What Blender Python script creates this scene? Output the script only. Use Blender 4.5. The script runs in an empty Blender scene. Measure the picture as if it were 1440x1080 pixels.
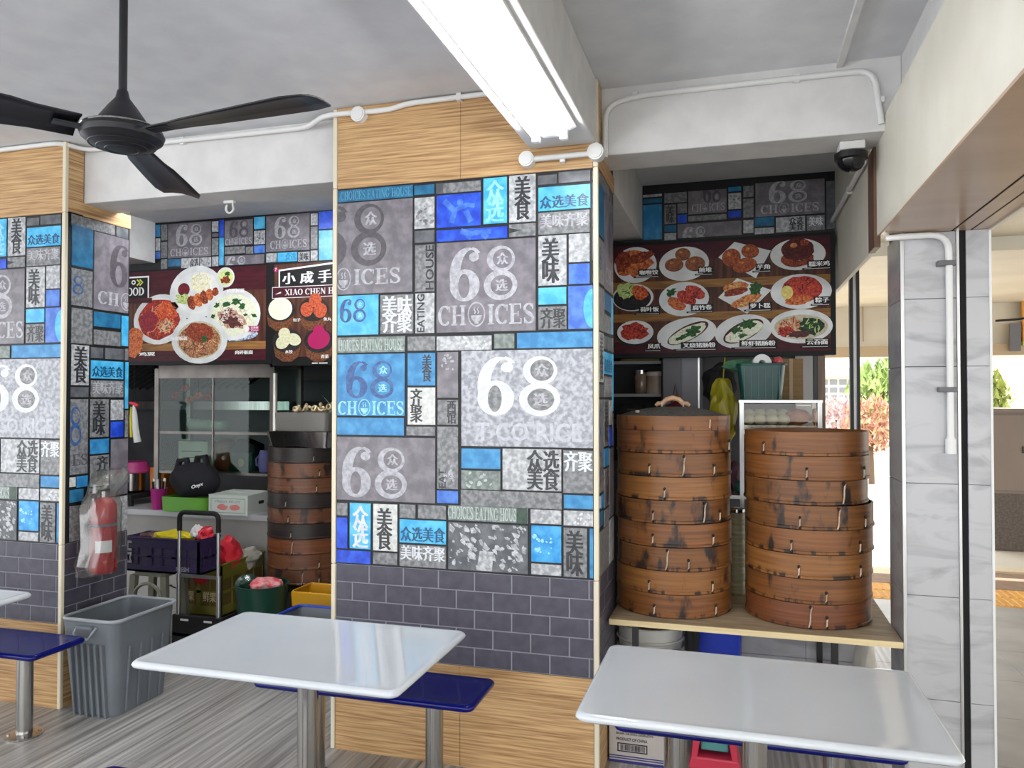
import bpy, bmesh, math, random
from mathutils import Vector, Matrix, noise as mnoise

# ------------------------------------------------------------------ camera, world, sun, exposure
scene = bpy.context.scene
col = scene.collection
PI = math.pi
R = math.radians

cam_data = bpy.data.cameras.new('camera')
cam_data.sensor_width = 36.0
cam_data.lens = 1081.0 / 1440.0 * 36.0
cam_data.clip_start = 0.05
cam_data.clip_end = 300
cam = bpy.data.objects.new('camera', cam_data)
col.objects.link(cam)
cam.location = (0, 0, 1.65)
cam.rotation_euler = (R(90 + 1.06), 0, R(16.25))
scene.camera = cam

world = bpy.data.worlds.new('sky')
scene.world = world
world.use_nodes = True
wn = world.node_tree
wbg = wn.nodes['Background']
wbg.inputs['Color'].default_value = (0.95, 0.97, 1.0, 1)
wbg.inputs['Strength'].default_value = 1.45

sun_data = bpy.data.lights.new('sun', 'SUN')
sun_data.energy = 4.0
sun_data.color = (1.0, 0.93, 0.80)
sun_data.angle = R(0.6)
sun = bpy.data.objects.new('sun', sun_data)
col.objects.link(sun)
sun.rotation_euler = (R(-40), R(25), 0)

vs = scene.view_settings
vs.view_transform = 'Standard'
vs.look = 'None'
vs.exposure = 1.33
vs.gamma = 1.0
vs.use_curve_mapping = False

# ------------------------------------------------------------------ helpers
def srgb(c):
    out = []
    for v in c[:3]:
        v = v / 255.0
        out.append(v / 12.92 if v <= 0.04045 else ((v + 0.055) / 1.055) ** 2.4)
    return (out[0], out[1], out[2], 1.0)

MATS = {}
def mat(name, c1, c2=None, scale=(1, 1, 1), ns=6.0, detail=4.0, lo=0.35, hi=0.65, rough=0.5, metal=0.0,
        bump=0.0, spec=0.5, rot=(0, 0, 0), coords='pos', emit=0.0, dist=0.0, coat=0.0):
    """Principled material; colour runs between c1 and c2 along a noise pattern."""
    if name in MATS:
        return MATS[name]
    m = bpy.data.materials.new(name)
    m.use_nodes = True
    nt = m.node_tree
    b = nt.nodes['Principled BSDF']
    b.inputs['Roughness'].default_value = rough
    b.inputs['Metallic'].default_value = metal
    b.inputs['Specular IOR Level'].default_value = spec
    if coat:
        b.inputs['Coat Weight'].default_value = coat
        b.inputs['Coat Roughness'].default_value = 0.08
    a = srgb(c1)
    b.inputs['Base Color'].default_value = a
    if c2 is not None or bump:
        if coords == 'pos':
            g = nt.nodes.new('ShaderNodeNewGeometry'); src = g.outputs['Position']
        else:
            g = nt.nodes.new('ShaderNodeTexCoord'); src = g.outputs['Object']
        mp = nt.nodes.new('ShaderNodeMapping')
        mp.inputs['Scale'].default_value = scale
        mp.inputs['Rotation'].default_value = rot
        nt.links.new(src, mp.inputs['Vector'])
        n = nt.nodes.new('ShaderNodeTexNoise')
        n.inputs['Scale'].default_value = ns
        n.inputs['Detail'].default_value = detail
        n.inputs['Distortion'].default_value = dist
        nt.links.new(mp.outputs['Vector'], n.inputs['Vector'])
        if c2 is not None:
            r = nt.nodes.new('ShaderNodeValToRGB')
            r.color_ramp.elements[0].position = lo
            r.color_ramp.elements[0].color = a
            r.color_ramp.elements[1].position = hi
            r.color_ramp.elements[1].color = srgb(c2)
            nt.links.new(n.outputs['Fac'], r.inputs['Fac'])
            nt.links.new(r.outputs['Color'], b.inputs['Base Color'])
        if bump:
            bp = nt.nodes.new('ShaderNodeBump')
            bp.inputs['Strength'].default_value = bump
            bp.inputs['Distance'].default_value = 0.01
            nt.links.new(n.outputs['Fac'], bp.inputs['Height'])
            nt.links.new(bp.outputs['Normal'], b.inputs['Normal'])
    if emit:
        b.inputs['Emission Color'].default_value = a
        b.inputs['Emission Strength'].default_value = emit
    MATS[name] = m
    return m

def glass_mat(name, tint=(225, 240, 240), fac=0.12, rough=0.03, diffuse=0.0, dcol=(255, 255, 255)):
    if name in MATS:
        return MATS[name]
    m = bpy.data.materials.new(name); m.use_nodes = True
    nt = m.node_tree; nt.nodes.clear()
    out = nt.nodes.new('ShaderNodeOutputMaterial')
    tr = nt.nodes.new('ShaderNodeBsdfTransparent'); tr.inputs['Color'].default_value = srgb(tint)
    gl = nt.nodes.new('ShaderNodeBsdfGlossy'); gl.inputs['Roughness'].default_value = rough
    mx = nt.nodes.new('ShaderNodeMixShader'); mx.inputs[0].default_value = fac
    nt.links.new(tr.outputs[0], mx.inputs[1]); nt.links.new(gl.outputs[0], mx.inputs[2])
    last = mx
    if diffuse:
        df = nt.nodes.new('ShaderNodeBsdfDiffuse'); df.inputs['Color'].default_value = srgb(dcol)
        m2 = nt.nodes.new('ShaderNodeMixShader'); m2.inputs[0].default_value = diffuse
        nt.links.new(mx.outputs[0], m2.inputs[1]); nt.links.new(df.outputs[0], m2.inputs[2]); last = m2
    nt.links.new(last.outputs[0], out.inputs[0])
    MATS[name] = m
    return m

class MB:
    """collects shapes for ONE mesh object"""
    def __init__(self):
        self.v = []; self.f = []; self.m = []
    def add(self, verts, faces, mi=0, M=None):
        o = len(self.v)
        if M is not None:
            verts = [tuple(M @ Vector(p)) for p in verts]
        self.v.extend(tuple(p) for p in verts)
        for f in faces:
            self.f.append([i + o for i in f]); self.m.append(mi)
        return self
    def box(self, x0, x1, y0, y1, z0, z1, mi=0, M=None):
        return self.add([(x0, y0, z0), (x1, y0, z0), (x1, y1, z0), (x0, y1, z0), (x0, y0, z1), (x1, y0, z1), (x1, y1, z1), (x0, y1, z1)],
                        [(0, 3, 2, 1), (4, 5, 6, 7), (0, 1, 5, 4), (1, 2, 6, 5), (2, 3, 7, 6), (3, 0, 4, 7)], mi, M)
    def cbox(self, x0, x1, y0, y1, z0, z1, c=0.003, mi=0):
        """box whose top (+z) edges are chamfered"""
        v = [(x0, y0, z0), (x1, y0, z0), (x1, y1, z0), (x0, y1, z0),
             (x0, y0, z1 - c), (x1, y0, z1 - c), (x1, y1, z1 - c), (x0, y1, z1 - c),
             (x0 + c, y0 + c, z1), (x1 - c, y0 + c, z1), (x1 - c, y1 - c, z1), (x0 + c, y1 - c, z1)]
        f = [(0, 3, 2, 1), (0, 1, 5, 4), (1, 2, 6, 5), (2, 3, 7, 6), (3, 0, 4, 7),
             (4, 5, 9, 8), (5, 6, 10, 9), (6, 7, 11, 10), (7, 4, 8, 11), (8, 9, 10, 11)]
        return self.add(v, f, mi)
    def cyl(self, p0, p1, r0, r1=None, n=16, mi=0, caps=True):
        r1 = r0 if r1 is None else r1
        p0 = Vector(p0); p1 = Vector(p1); d = (p1 - p0).normalized()
        a = d.orthogonal().normalized(); b = d.cross(a)
        v = []; f = []
        for i in range(n):
            t = 2 * PI * i / n; k = a * math.cos(t) + b * math.sin(t)
            v.append(p0 + k * r0); v.append(p1 + k * r1)
        for i in range(n):
            j = (i + 1) % n
            f.append((2 * i, 2 * j, 2 * j + 1, 2 * i + 1))
        if caps:
            f.append([2 * i for i in range(n)][::-1]); f.append([2 * i + 1 for i in range(n)])
        return self.add(v, f, mi)
    def tube(self, pts, r, n=8, mi=0, closed=False):
        pts = [Vector(p) for p in pts]; m = len(pts)
        rr = r if isinstance(r, (list, tuple)) else [r] * m
        v = []; f = []; ref = None
        for i, p in enumerate(pts):
            if closed: d = pts[(i + 1) % m] - pts[i - 1]
            else: d = pts[min(i + 1, m - 1)] - pts[max(i - 1, 0)]
            d.normalize()
            if ref is None: ref = d.orthogonal().normalized()
            a = (ref - d * ref.dot(d))
            a = a.normalized() if a.length > 1e-6 else d.orthogonal().normalized()
            ref = a; b = d.cross(a)
            for k in range(n):
                t = 2 * PI * k / n
                v.append(p + (a * math.cos(t) + b * math.sin(t)) * rr[i])
        for i in range(m if closed else m - 1):
            i2 = (i + 1) % m
            for k in range(n):
                k2 = (k + 1) % n
                f.append((i * n + k, i * n + k2, i2 * n + k2, i2 * n + k))
        if not closed:
            f.append([k for k in range(n)][::-1]); f.append([(m - 1) * n + k for k in range(n)])
        return self.add(v, f, mi)
    def lathe(self, prof, n=32, c=(0, 0, 0), mi=0, caps=True, sx=1.0, sy=1.0):
        v = []; f = []; m = len(prof)
        for (r, z) in prof:
            for k in range(n):
                t = 2 * PI * k / n
                v.append((c[0] + r * sx * math.cos(t), c[1] + r * sy * math.sin(t), c[2] + z))
        for i in range(m - 1):
            for k in range(n):
                k2 = (k + 1) % n
                f.append((i * n + k, i * n + k2, (i + 1) * n + k2, (i + 1) * n + k))
        if caps:
            f.append([k for k in range(n)][::-1]); f.append([(m - 1) * n + k for k in range(n)])
        return self.add(v, f, mi)
    def ell(self, cx, cy, rx, ry, z=0.0, n=28, rot=0.0, mi=0, wob=0.0, seed=0):
        rnd = random.Random(seed)
        v = []
        for k in range(n):
            t = 2 * PI * k / n
            s = 1 + (rnd.uniform(-wob, wob) if wob else 0)
            x = rx * math.cos(t) * s; y = ry * math.sin(t) * s
            v.append((cx + x * math.cos(rot) - y * math.sin(rot), cy + x * math.sin(rot) + y * math.cos(rot), z))
        return self.add(v, [list(range(n))], mi)
    def poly(self, pts, z=0.0, mi=0):
        return self.add([(p[0], p[1], z) for p in pts], [list(range(len(pts)))], mi)
    def ribbon(self, pts, w, z=0.0, mi=0):
        n = len(pts); ww = w if isinstance(w, (list, tuple)) else [w] * n
        v = []
        for i in range(n):
            a = pts[max(i - 1, 0)]; b = pts[min(i + 1, n - 1)]
            dx, dy = b[0] - a[0], b[1] - a[1]; l = math.hypot(dx, dy) or 1
            nx, ny = -dy / l * ww[i] / 2, dx / l * ww[i] / 2
            v.append((pts[i][0] + nx, pts[i][1] + ny, z)); v.append((pts[i][0] - nx, pts[i][1] - ny, z))
        return self.add(v, [(2 * i + 1, 2 * i + 3, 2 * i + 2, 2 * i) for i in range(n - 1)], mi)
    def prism(self, pts, z0, z1, mi=0, M=None):
        n = len(pts)
        v = [(p[0], p[1], z0) for p in pts] + [(p[0], p[1], z1) for p in pts]
        f = [list(range(n))[::-1], [n + i for i in range(n)]] + [(i, (i + 1) % n, n + (i + 1) % n, n + i) for i in range(n)]
        return self.add(v, f, mi, M)
    def sphere(self, c, r, n=14, m=8, mi=0, sz=1.0, sx=1.0, sy=1.0):
        prof = []
        for i in range(m + 1):
            t = -PI / 2 + PI * i / m
            prof.append((max(r * math.cos(t), 0.0005), r * math.sin(t) * sz))
        return self.lathe(prof, n, c, mi, True, sx, sy)
    def mesh(self, name, mats, smooth=None):
        me = bpy.data.meshes.new(name)
        me.from_pydata(self.v, [], self.f)
        if not isinstance(mats, (list, tuple)): mats = [mats]
        for mm in mats: me.materials.append(mm)
        if len(mats) > 1:
            me.polygons.foreach_set('material_index', self.m)
        if smooth is not None:
            me.polygons.foreach_set('use_smooth', [True] * len(me.polygons))
            me.set_sharp_from_angle(angle=R(smooth))
        me.update()
        return me
    def build(self, name, mats, parent=None, smooth=None, bevel=0.0, seg=2):
        o = link(name, self.mesh(name, mats, smooth), parent)
        if bevel:
            b = o.modifiers.new('bevel', 'BEVEL'); b.width = bevel; b.segments = seg; b.limit_method = 'ANGLE'; b.angle_limit = R(40)
        return o

def link(name, data, parent=None):
    o = bpy.data.objects.new(name, data)
    col.objects.link(o)
    if parent is not None: o.parent = parent
    return o
def tag(o, label, cat, group=None, kind=None):
    o['label'] = label; o['category'] = cat
    if group: o['group'] = group
    if kind: o['kind'] = kind
    return o
def struct(o, label=None):
    o['kind'] = 'structure'
    if label: o['label'] = label
    return o
def thing(name, label, cat, loc=(0, 0, 0), rz=0.0, group=None):
    o = link(name, None); o.location = loc; o.rotation_euler = (0, 0, rz)
    o.empty_display_size = 0.1
    return tag(o, label, cat, group)
def copy_tree(o, parent=None):
    c = o.copy(); col.objects.link(c)
    if parent is not None: c.parent = parent
    for ch in list(o.children): copy_tree(ch, c)
    return c
def rrect(x0, x1, y0, y1, r, n=5):
    pts = []
    for cx, cy, a in ((x1 - r, y1 - r, 0), (x0 + r, y1 - r, 90), (x0 + r, y0 + r, 180), (x1 - r, y0 + r, 270)):
        for k in range(n + 1):
            t = R(a + 90 * k / n); pts.append((cx + r * math.cos(t), cy + r * math.sin(t)))
    return pts
def arc(c, r, a0, a1, n, plane='xz'):
    out = []
    for k in range(n + 1):
        t = R(a0 + (a1 - a0) * k / n); x, y = r * math.cos(t), r * math.sin(t)
        out.append((c[0] + x, c[1], c[2] + y) if plane == 'xz' else ((c[0], c[1] + x, c[2] + y) if plane == 'yz' else (c[0] + x, c[1] + y, c[2])))
    return out

# ------------------------------------------------------------------ materials
plaster = mat('white_plaster', (222, 221, 219), (212, 211, 210), ns=9, rough=0.75, bump=0.12)
ceil_m = mat('ceiling_paint', (224, 225, 227), (214, 215, 218), ns=7, rough=0.7, bump=0.18)
cream = mat('cream_cladding', (226, 222, 208), (216, 211, 196), scale=(1, 1, 1), ns=4, rough=0.5)
brown_sof = mat('tan_cladding', (186, 158, 132), (174, 146, 120), scale=(1, 4, 1), ns=2, rough=0.28)
brown_trim = mat('brown_timber', (112, 82, 62), (92, 66, 50), scale=(6, 6, 1), ns=6, rough=0.5)
black_m = mat('black_enamel', (20, 20, 21), rough=0.35)
matte_black = mat('matte_black', (17, 17, 19), rough=0.8)
white_pl = mat('white_plastic', (226, 226, 224), rough=0.4)
steel = mat('brushed_steel', (190, 188, 184), (160, 158, 155), scale=(14, 14, .5), ns=5, rough=0.2, metal=1.0)
alu = mat('aluminium', (205, 205, 202), (185, 185, 184), scale=(20, 20, 1), ns=8, rough=0.33, metal=0.9)
cream_trim = mat('cream_corner_trim', (222, 212, 186), rough=0.45)
wood = mat('oak_laminate', (152, 112, 70), (212, 174, 124), scale=(1.3, 1.3, 46), ns=2.6, detail=6, lo=0.33, hi=0.63, rough=0.42, dist=0.35)
wood_low = wood
mortar = mat('mortar_grey', (142, 142, 150), rough=0.7)
joint = mat('black_joint', (12, 14, 18), rough=0.5)
brick_m = mat('slate_brick', (66, 64, 76), (78, 76, 88), scale=(3, 3, 3), ns=7, rough=0.38)
floor_m = mat('grey_streaked_floor', (112, 108, 103), (192, 189, 184), scale=(26, 0.6, 1), rot=(0, 0, R(5)), ns=1.6, detail=6, lo=0.32, hi=0.66, rough=0.34)
floor_j = mat('floor_joint', (70, 66, 62), rough=0.8)
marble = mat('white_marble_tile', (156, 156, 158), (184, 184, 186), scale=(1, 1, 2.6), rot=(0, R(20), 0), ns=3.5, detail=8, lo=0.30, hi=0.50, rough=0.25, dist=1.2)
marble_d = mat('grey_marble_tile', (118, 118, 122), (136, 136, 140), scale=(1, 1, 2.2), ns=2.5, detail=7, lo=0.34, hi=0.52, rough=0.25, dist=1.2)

STYLE = {
 'gp': ((108, 103, 111), (132, 127, 133)), 'gl': ((152, 155, 158), (202, 204, 205)), 'gm': ((104, 106, 108), (144, 145, 146)),
 'gd': ((78, 82, 87), (108, 110, 114)), 'gg': ((104, 116, 110), (142, 150, 146)), 'gw': ((196, 198, 194), (222, 223, 219)),
 'wh': ((142, 144, 152), (188, 190, 196)), 'cy': ((58, 168, 222), (96, 200, 240)), 'bl': ((34, 122, 180), (66, 152, 204)),
 'te': ((24, 92, 132), (42, 122, 162)), 'rb': ((24, 62, 190), (44, 96, 224)), 'pb': ((48, 98, 196), (84, 134, 214)), 'cb': ((30, 140, 212), (80, 178, 230)),
}
for k, (a, b) in STYLE.items():
    mat('tile_' + k, a, b, ns=18 if k not in ('gl', 'gm', 'wh', 'gg', 'gw') else 48, detail=9, lo=0.40, hi=0.62, rough=0.30)
INK = {'l2': ((180, 182, 189), (198, 200, 205)), 'lt': ((156, 155, 162), (190, 190, 196)), 'wt': ((204, 208, 214), (228, 231, 234)), 'dk': ((32, 34, 38), (58, 60, 64)), 'dg': ((74, 70, 76), (88, 84, 90)),
 'bk': ((38, 72, 132), (60, 104, 160)), 'cl': ((120, 200, 232), (170, 224, 242)), 'bd': ((18, 66, 104), (32, 92, 134)), 'tl': ((64, 140, 176), (92, 160, 190)),
 'lg': ((160, 176, 168), (190, 202, 196)), 'gk': ((40, 62, 50), (58, 80, 66)), 'ct': ((118, 114, 120), (140, 136, 142))}
for k, (a, b) in INK.items():
    mat('ink_' + k, a, b, ns=60, detail=3, lo=0.35, hi=0.65, rough=0.32)
def ink(k):
    return MATS['ink_' + k] if 'ink_' + k in MATS else MATS['tile_' + k]

# ------------------------------------------------------------------ lettering
_txt = {}
def text_geo(s, bold=0.0):
    """unit-box vertices and faces of a string set in the built-in font"""
    if (s, bold) in _txt: return _txt[(s, bold)]
    c = bpy.data.curves.new('lettering', 'FONT'); c.body = s.replace('/', '\n'); c.resolution_u = 2
    c.offset = bold if ord(max(s)) < 0x2e80 else 0.0; c.space_line = 0.78 if ord(max(s)) > 0x2e80 else 0.9
    o = bpy.data.objects.new('lettering', c); col.objects.link(o)
    bpy.context.view_layer.update()
    ev = o.evaluated_get(bpy.context.evaluated_depsgraph_get()); me = ev.to_mesh()
    v = [tuple(p.co) for p in me.vertices]; f = [list(p.vertices) for p in me.polygons]
    ev.to_mesh_clear(); bpy.data.objects.remove(o); bpy.data.curves.remove(c)
    x0 = min(p[0] for p in v); x1 = max(p[0] for p in v); y0 = min(p[1] for p in v); y1 = max(p[1] for p in v)
    v = [((p[0] - x0) / (x1 - x0), (p[1] - y0) / (y1 - y0), 0) for p in v]
    _txt[(s, bold)] = (v, f)
    return v, f
def put_text(mb, s, x0, y0, x1, y1, z=0.0, mi=0, bold=0.012, rot=False):
    v, f = text_geo(s, bold)
    if rot: v = [(1 - p[1], p[0], 0) for p in v]
    if ord(max(s)) > 0x2e80 and bold:      # heavier brush: the strokes are struck three times, slightly shifted
        k = .045 / max(1.0, len(s.split('/')[0])) if '/' in s else .045 / len(s)
        for q, (a, b) in enumerate(((-k, 0), (k, 0), (0, -.006))):
            mb.add([(x0 + (p[0] * (1 - 2 * k) + k + a) * (x1 - x0), y0 + (p[1] * .99 + .006 + b) * (y1 - y0), z + q * 2e-5) for p in v], f, mi)
        return
    mb.add([(x0 + p[0] * (x1 - x0), y0 + p[1] * (y1 - y0), z) for p in v], f, mi)
# slab-serif capitals drawn with thick and thin strokes
def _arcp(cx, cy, rx, ry, a0, a1, n=14):
    return [(cx + rx * math.cos(R(a0 + (a1 - a0) * k / n)), cy + ry * math.sin(R(a0 + (a1 - a0) * k / n))) for k in range(n + 1)]
def _arcw(a0, a1, T, t, n=14):
    return [t + (T - t) * abs(math.cos(R(a0 + (a1 - a0) * k / n))) for k in range(n + 1)]
def serif_glyph(ch):
    T, t = 0.21, 0.075
    S = []
    def st(x, y0=0, y1=1, w=T, ser=(1, 1)):
        S.append(([(x, y0), (x, y1)], w))
        if ser[0]: S.append(([(x - w * .9, y0 + t / 2), (x + w * .9, y0 + t / 2)], t))
        if ser[1]: S.append(([(x - w * .9, y1 - t / 2), (x + w * .9, y1 - t / 2)], t))
    def ar(cx, cy, rx, ry, a0, a1, TT=T, tt=t): S.append((_arcp(cx, cy, rx, ry, a0, a1), _arcw(a0, a1, TT, tt)))
    W = 0.85
    if ch == 'C' or ch == 'G':
        ar(.44, .5, .34, .46, 48, 312); S.append(([(.73, .66), (.73, .97)], t))
        if ch == 'C': S.append(([(.70, .2), (.62, .08)], t))
        else: st(.68, .05, .42, T, (0, 1)); W = .92
    elif ch == 'O': ar(.43, .5, .33, .46, 0, 360); W = .88
    elif ch == 'H': st(.2); st(.74); S.append(([(.2, .5), (.74, .5)], t)); W = .96
    elif ch == 'I': st(.23); W = .48
    elif ch == 'E' or ch == 'F':
        st(.2); S.append(([(.2, .963), (.7, .963)], t)); S.append(([(.2, .5), (.55, .5)], t)); S.append(([(.55, .38), (.55, .62)], t)); S.append(([(.69, .74), (.69, 1)], t))
        if ch == 'E': S.append(([(.2, .037), (.72, .037)], t)); S.append(([(.72, 0), (.72, .28)], t))
        W = .82
    elif ch == 'S':
        S.append((_arcp(.36, .735, .24, .225, 30, 200) , _arcw(30, 200, .16, t)))
        S.append(([(.15, .66), (.26, .55), (.46, .45), (.58, .34)], [.14, .2, .2, .14]))
        S.append((_arcp(.36, .265, .25, .225, 20, -150), _arcw(20, -150, .16, t)))
        S.append(([(.59, .7), (.59, .97)], t)); S.append(([(.12, .03), (.12, .3)], t)); W = .72
    elif ch == 'A':
        S.append(([(.16, 0), (.44, 1)], t)); S.append(([(.74, 0), (.44, 1)], T)); S.append(([(.25, .33), (.6, .33)], t))
        S.append(([(.04, t / 2), (.3, t / 2)], t)); S.append(([(.58, t / 2), (.9, t / 2)], t)); W = .92
    elif ch == 'T': st(.42, 0, 1, T, (1, 0)); S.append(([(.06, .963), (.78, .963)], t)); S.append(([(.08, .72), (.08, 1)], t)); S.append(([(.76, .72), (.76, 1)], t)); W = .84
    elif ch == 'N': st(.16, 0, 1, t); st(.76, 0, 1, t); S.append(([(.18, .97), (.74, .03)], T)); W = .94
    elif ch == 'U': st(.2, .3, 1, T, (0, 1)); st(.72, .3, 1, t, (0, 1)); ar(.46, .32, .26, .29, 180, 360); W = .92
    elif ch == 'D': st(.2); ar(.3, .5, .44, .46, -90, 90); S.append(([(.2, .963), (.3, .963)], t)); S.append(([(.2, .037), (.3, .037)], t)); W = .88
    elif ch == 'X':
        S.append(([(.14, 1), (.74, 0)], T)); S.append(([(.72, 1), (.16, 0)], t))
        for x in (.16, .72): S.append(([(x - .14, t / 2), (x + .14, t / 2)], t)); S.append(([(x - .14, 1 - t / 2), (x + .14, 1 - t / 2)], t))
        W = .88
    else: W = .4
    return S, W
def put_serif(mb, s, x0, y0, x1, y1, z=0.0, mi=0):
    gl = [serif_glyph(c) for c in s]; tot = sum(g[1] for g in gl)
    x = 0.0; sx = (x1 - x0) / tot; sy = (y1 - y0)
    for S, W in gl:
        tmp = MB()
        for q, (pts, w) in enumerate(S): tmp.ribbon(pts, w, 0)
        mb.add([(x0 + (x + p[0]) * sx, y0 + p[1] * sy, z) for p in tmp.v], tmp.f, mi)
        x += W
def put_emblem(mb, x0, y0, x1, y1, z=0.0, mi=0):
    """ring with a steaming bowl in it"""
    tmp = MB()
    tmp.ribbon(_arcp(.5, .5, .45, .45, 0, 360, 24), .06)
    tmp.poly(_arcp(.5, .46, .3, .26, 180, 360, 10)); tmp.poly([(.38, .14), (.62, .14), (.6, .24), (.4, .24)])
    for a in (.4, .58): tmp.ribbon([(a, .52), (a + .05, .6), (a - .03, .68), (a + .03, .78)], .06)
    mb.add([(x0 + p[0] * (x1 - x0), y0 + p[1] * (y1 - y0), z) for p in tmp.v], tmp.f, mi)
def put_choices(mb, x0, y0, x1, y1, z=0.0, mi=0):
    w = x1 - x0
    put_serif(mb, 'CH', x0, y0, x0 + .30 * w, y1, z, mi)
    h = (y1 - y0)
    put_emblem(mb, x0 + .31 * w, y0 - .12 * h, x0 + .50 * w, y1 + .18 * h, z, mi)
    put_serif(mb, 'ICES', x0 + .515 * w, y0, x1, y1, z, mi)
def put_numeral(mb, what, x0, y0, x1, y1, z=0.0, chars=True):
    """the tall 6 and 8; material 0 ink, 1 counter, 2 characters"""
    def M(tmp, zz, mi): mb.add([(x0 + p[0] * (x1 - x0), y0 + p[1] * (y1 - y0), z + zz + p[2]) for p in tmp.v], tmp.f, mi)
    if '6' in what or '3' in what:
        a = MB(); a.ell(.225, .30, .225, .30, n=32, z=-.0002)
        outer = _arcp(.27, .50, .27, .50, 68, 205, 20); inner = _arcp(.33, .50, .17, .455, 74, 200, 20)
        a.add([(p[0], p[1], 0) for p in outer] + [(p[0], p[1], 0) for p in inner], [(i + 1, i, 21 + i, 22 + i) for i in range(20)])
        a.ribbon([(.33, .985), (.39, .95), (.425, .88)], [.045, .06, .08], -.0001); a.ell(.365, .82, .075, .085, n=20, z=-.00015)
        M(a, 0, 0)
        b = MB(); b.ell(.215, .29, .085, .225, n=24); M(b, .0004, 1)
    if '8' in what:
        a = MB(); a.ell(.76, .755, .205, .245, n=32, z=-.0001); a.ell(.755, .28, .245, .28, n=32); M(a, 0, 0)
        b = MB(); b.ell(.785, .765, .14, .18, n=24); b.ell(.77, .275, .16, .185, n=24); M(b, .0004, 1)
        if chars:
            c = MB(); put_text(c, '众', .70, .655, .87, .875); put_text(c, '选', .68, .17, .86, .385); M(c, .0008, 2)
def blobs(mb, kind, x0, y0, x1, y1, z, seed, mi=0):
    rnd = random.Random(seed); w, h = x1 - x0, y1 - y0
    if kind in ('blk',): mb.poly([(x0, y0), (x1, y0), (x1, y1), (x0, y1)], z, mi)
    elif kind == 'arr': mb.poly([(x0, y0), (x1, y0 + h * .5), (x0, y1)], z, mi)
    elif kind == 'coll':
        for k in range(90):
            cx = x0 + rnd.random() * w; cy = y0 + rnd.random() * h; s = rnd.uniform(.03, .10) * h
            pts = [(min(max(cx + s * rnd.uniform(.4, 1.3) * math.cos(t + rnd.random()), x0), x1), min(max(cy + s * rnd.uniform(.4, 1.3) * math.sin(t), y0), y1)) for t in (0, 1.3, 2.6, 3.8, 5.1)]
            mb.poly(pts, z + k * 1e-5, mi)
        mb.poly([(x0 + w * .36, y0), (x0 + w * .56, y0), (x0 + w * .58, y0 + h * .42), (x0 + w * .4, y0 + h * .42)], z + .0006, mi)
    elif kind == 'fig':
        mb.ribbon([(x0 + w * .1, y0 + h * .9), (x0 + w * .4, y0 + h * .5), (x0 + w * .3, y0 + h * .1)], w * .16, z, mi)
        mb.ribbon([(x0 + w * .4, y0 + h * .55), (x0 + w * .75, y0 + h * .7), (x0 + w * .95, y0 + h * .65)], w * .12, z + 1e-5, mi)
        mb.ell(x0 + w * .55, y0 + h * .8, w * .09, h * .12, z + 2e-5, 10, mi=mi)
        mb.ribbon([(x0 + w * .7, y0 + h * .5), (x0 + w * .85, y0 + h * .1)], w * .15, z + 3e-5, mi)
    else:
        for k in range(16):
            cx = x0 + rnd.uniform(.05, .95) * w; cy = y0 + rnd.uniform(.05, .95) * h; s = rnd.uniform(.02, .09) * min(w, h) * 1.4
            mb.ell(cx, cy, s * rnd.uniform(.6, 1.8), s, z + k * 1e-5, 8, rnd.random() * 3, mi, .3, seed * 31 + k)
def clip(me, w, h):
    bm = bmesh.new(); bm.from_mesh(me)
    for co, no in (((0.001, 0, 0), (-1, 0, 0)), ((w - .001, 0, 0), (1, 0, 0)), ((0, .001, 0), (0, -1, 0)), ((0, h - .001, 0), (0, 1, 0))):
        bmesh.ops.bisect_plane(bm, geom=bm.verts[:] + bm.edges[:] + bm.faces[:], dist=1e-6, plane_co=co, plane_no=no, clear_outer=True)
    bm.to_mesh(me); bm.free()
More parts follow.
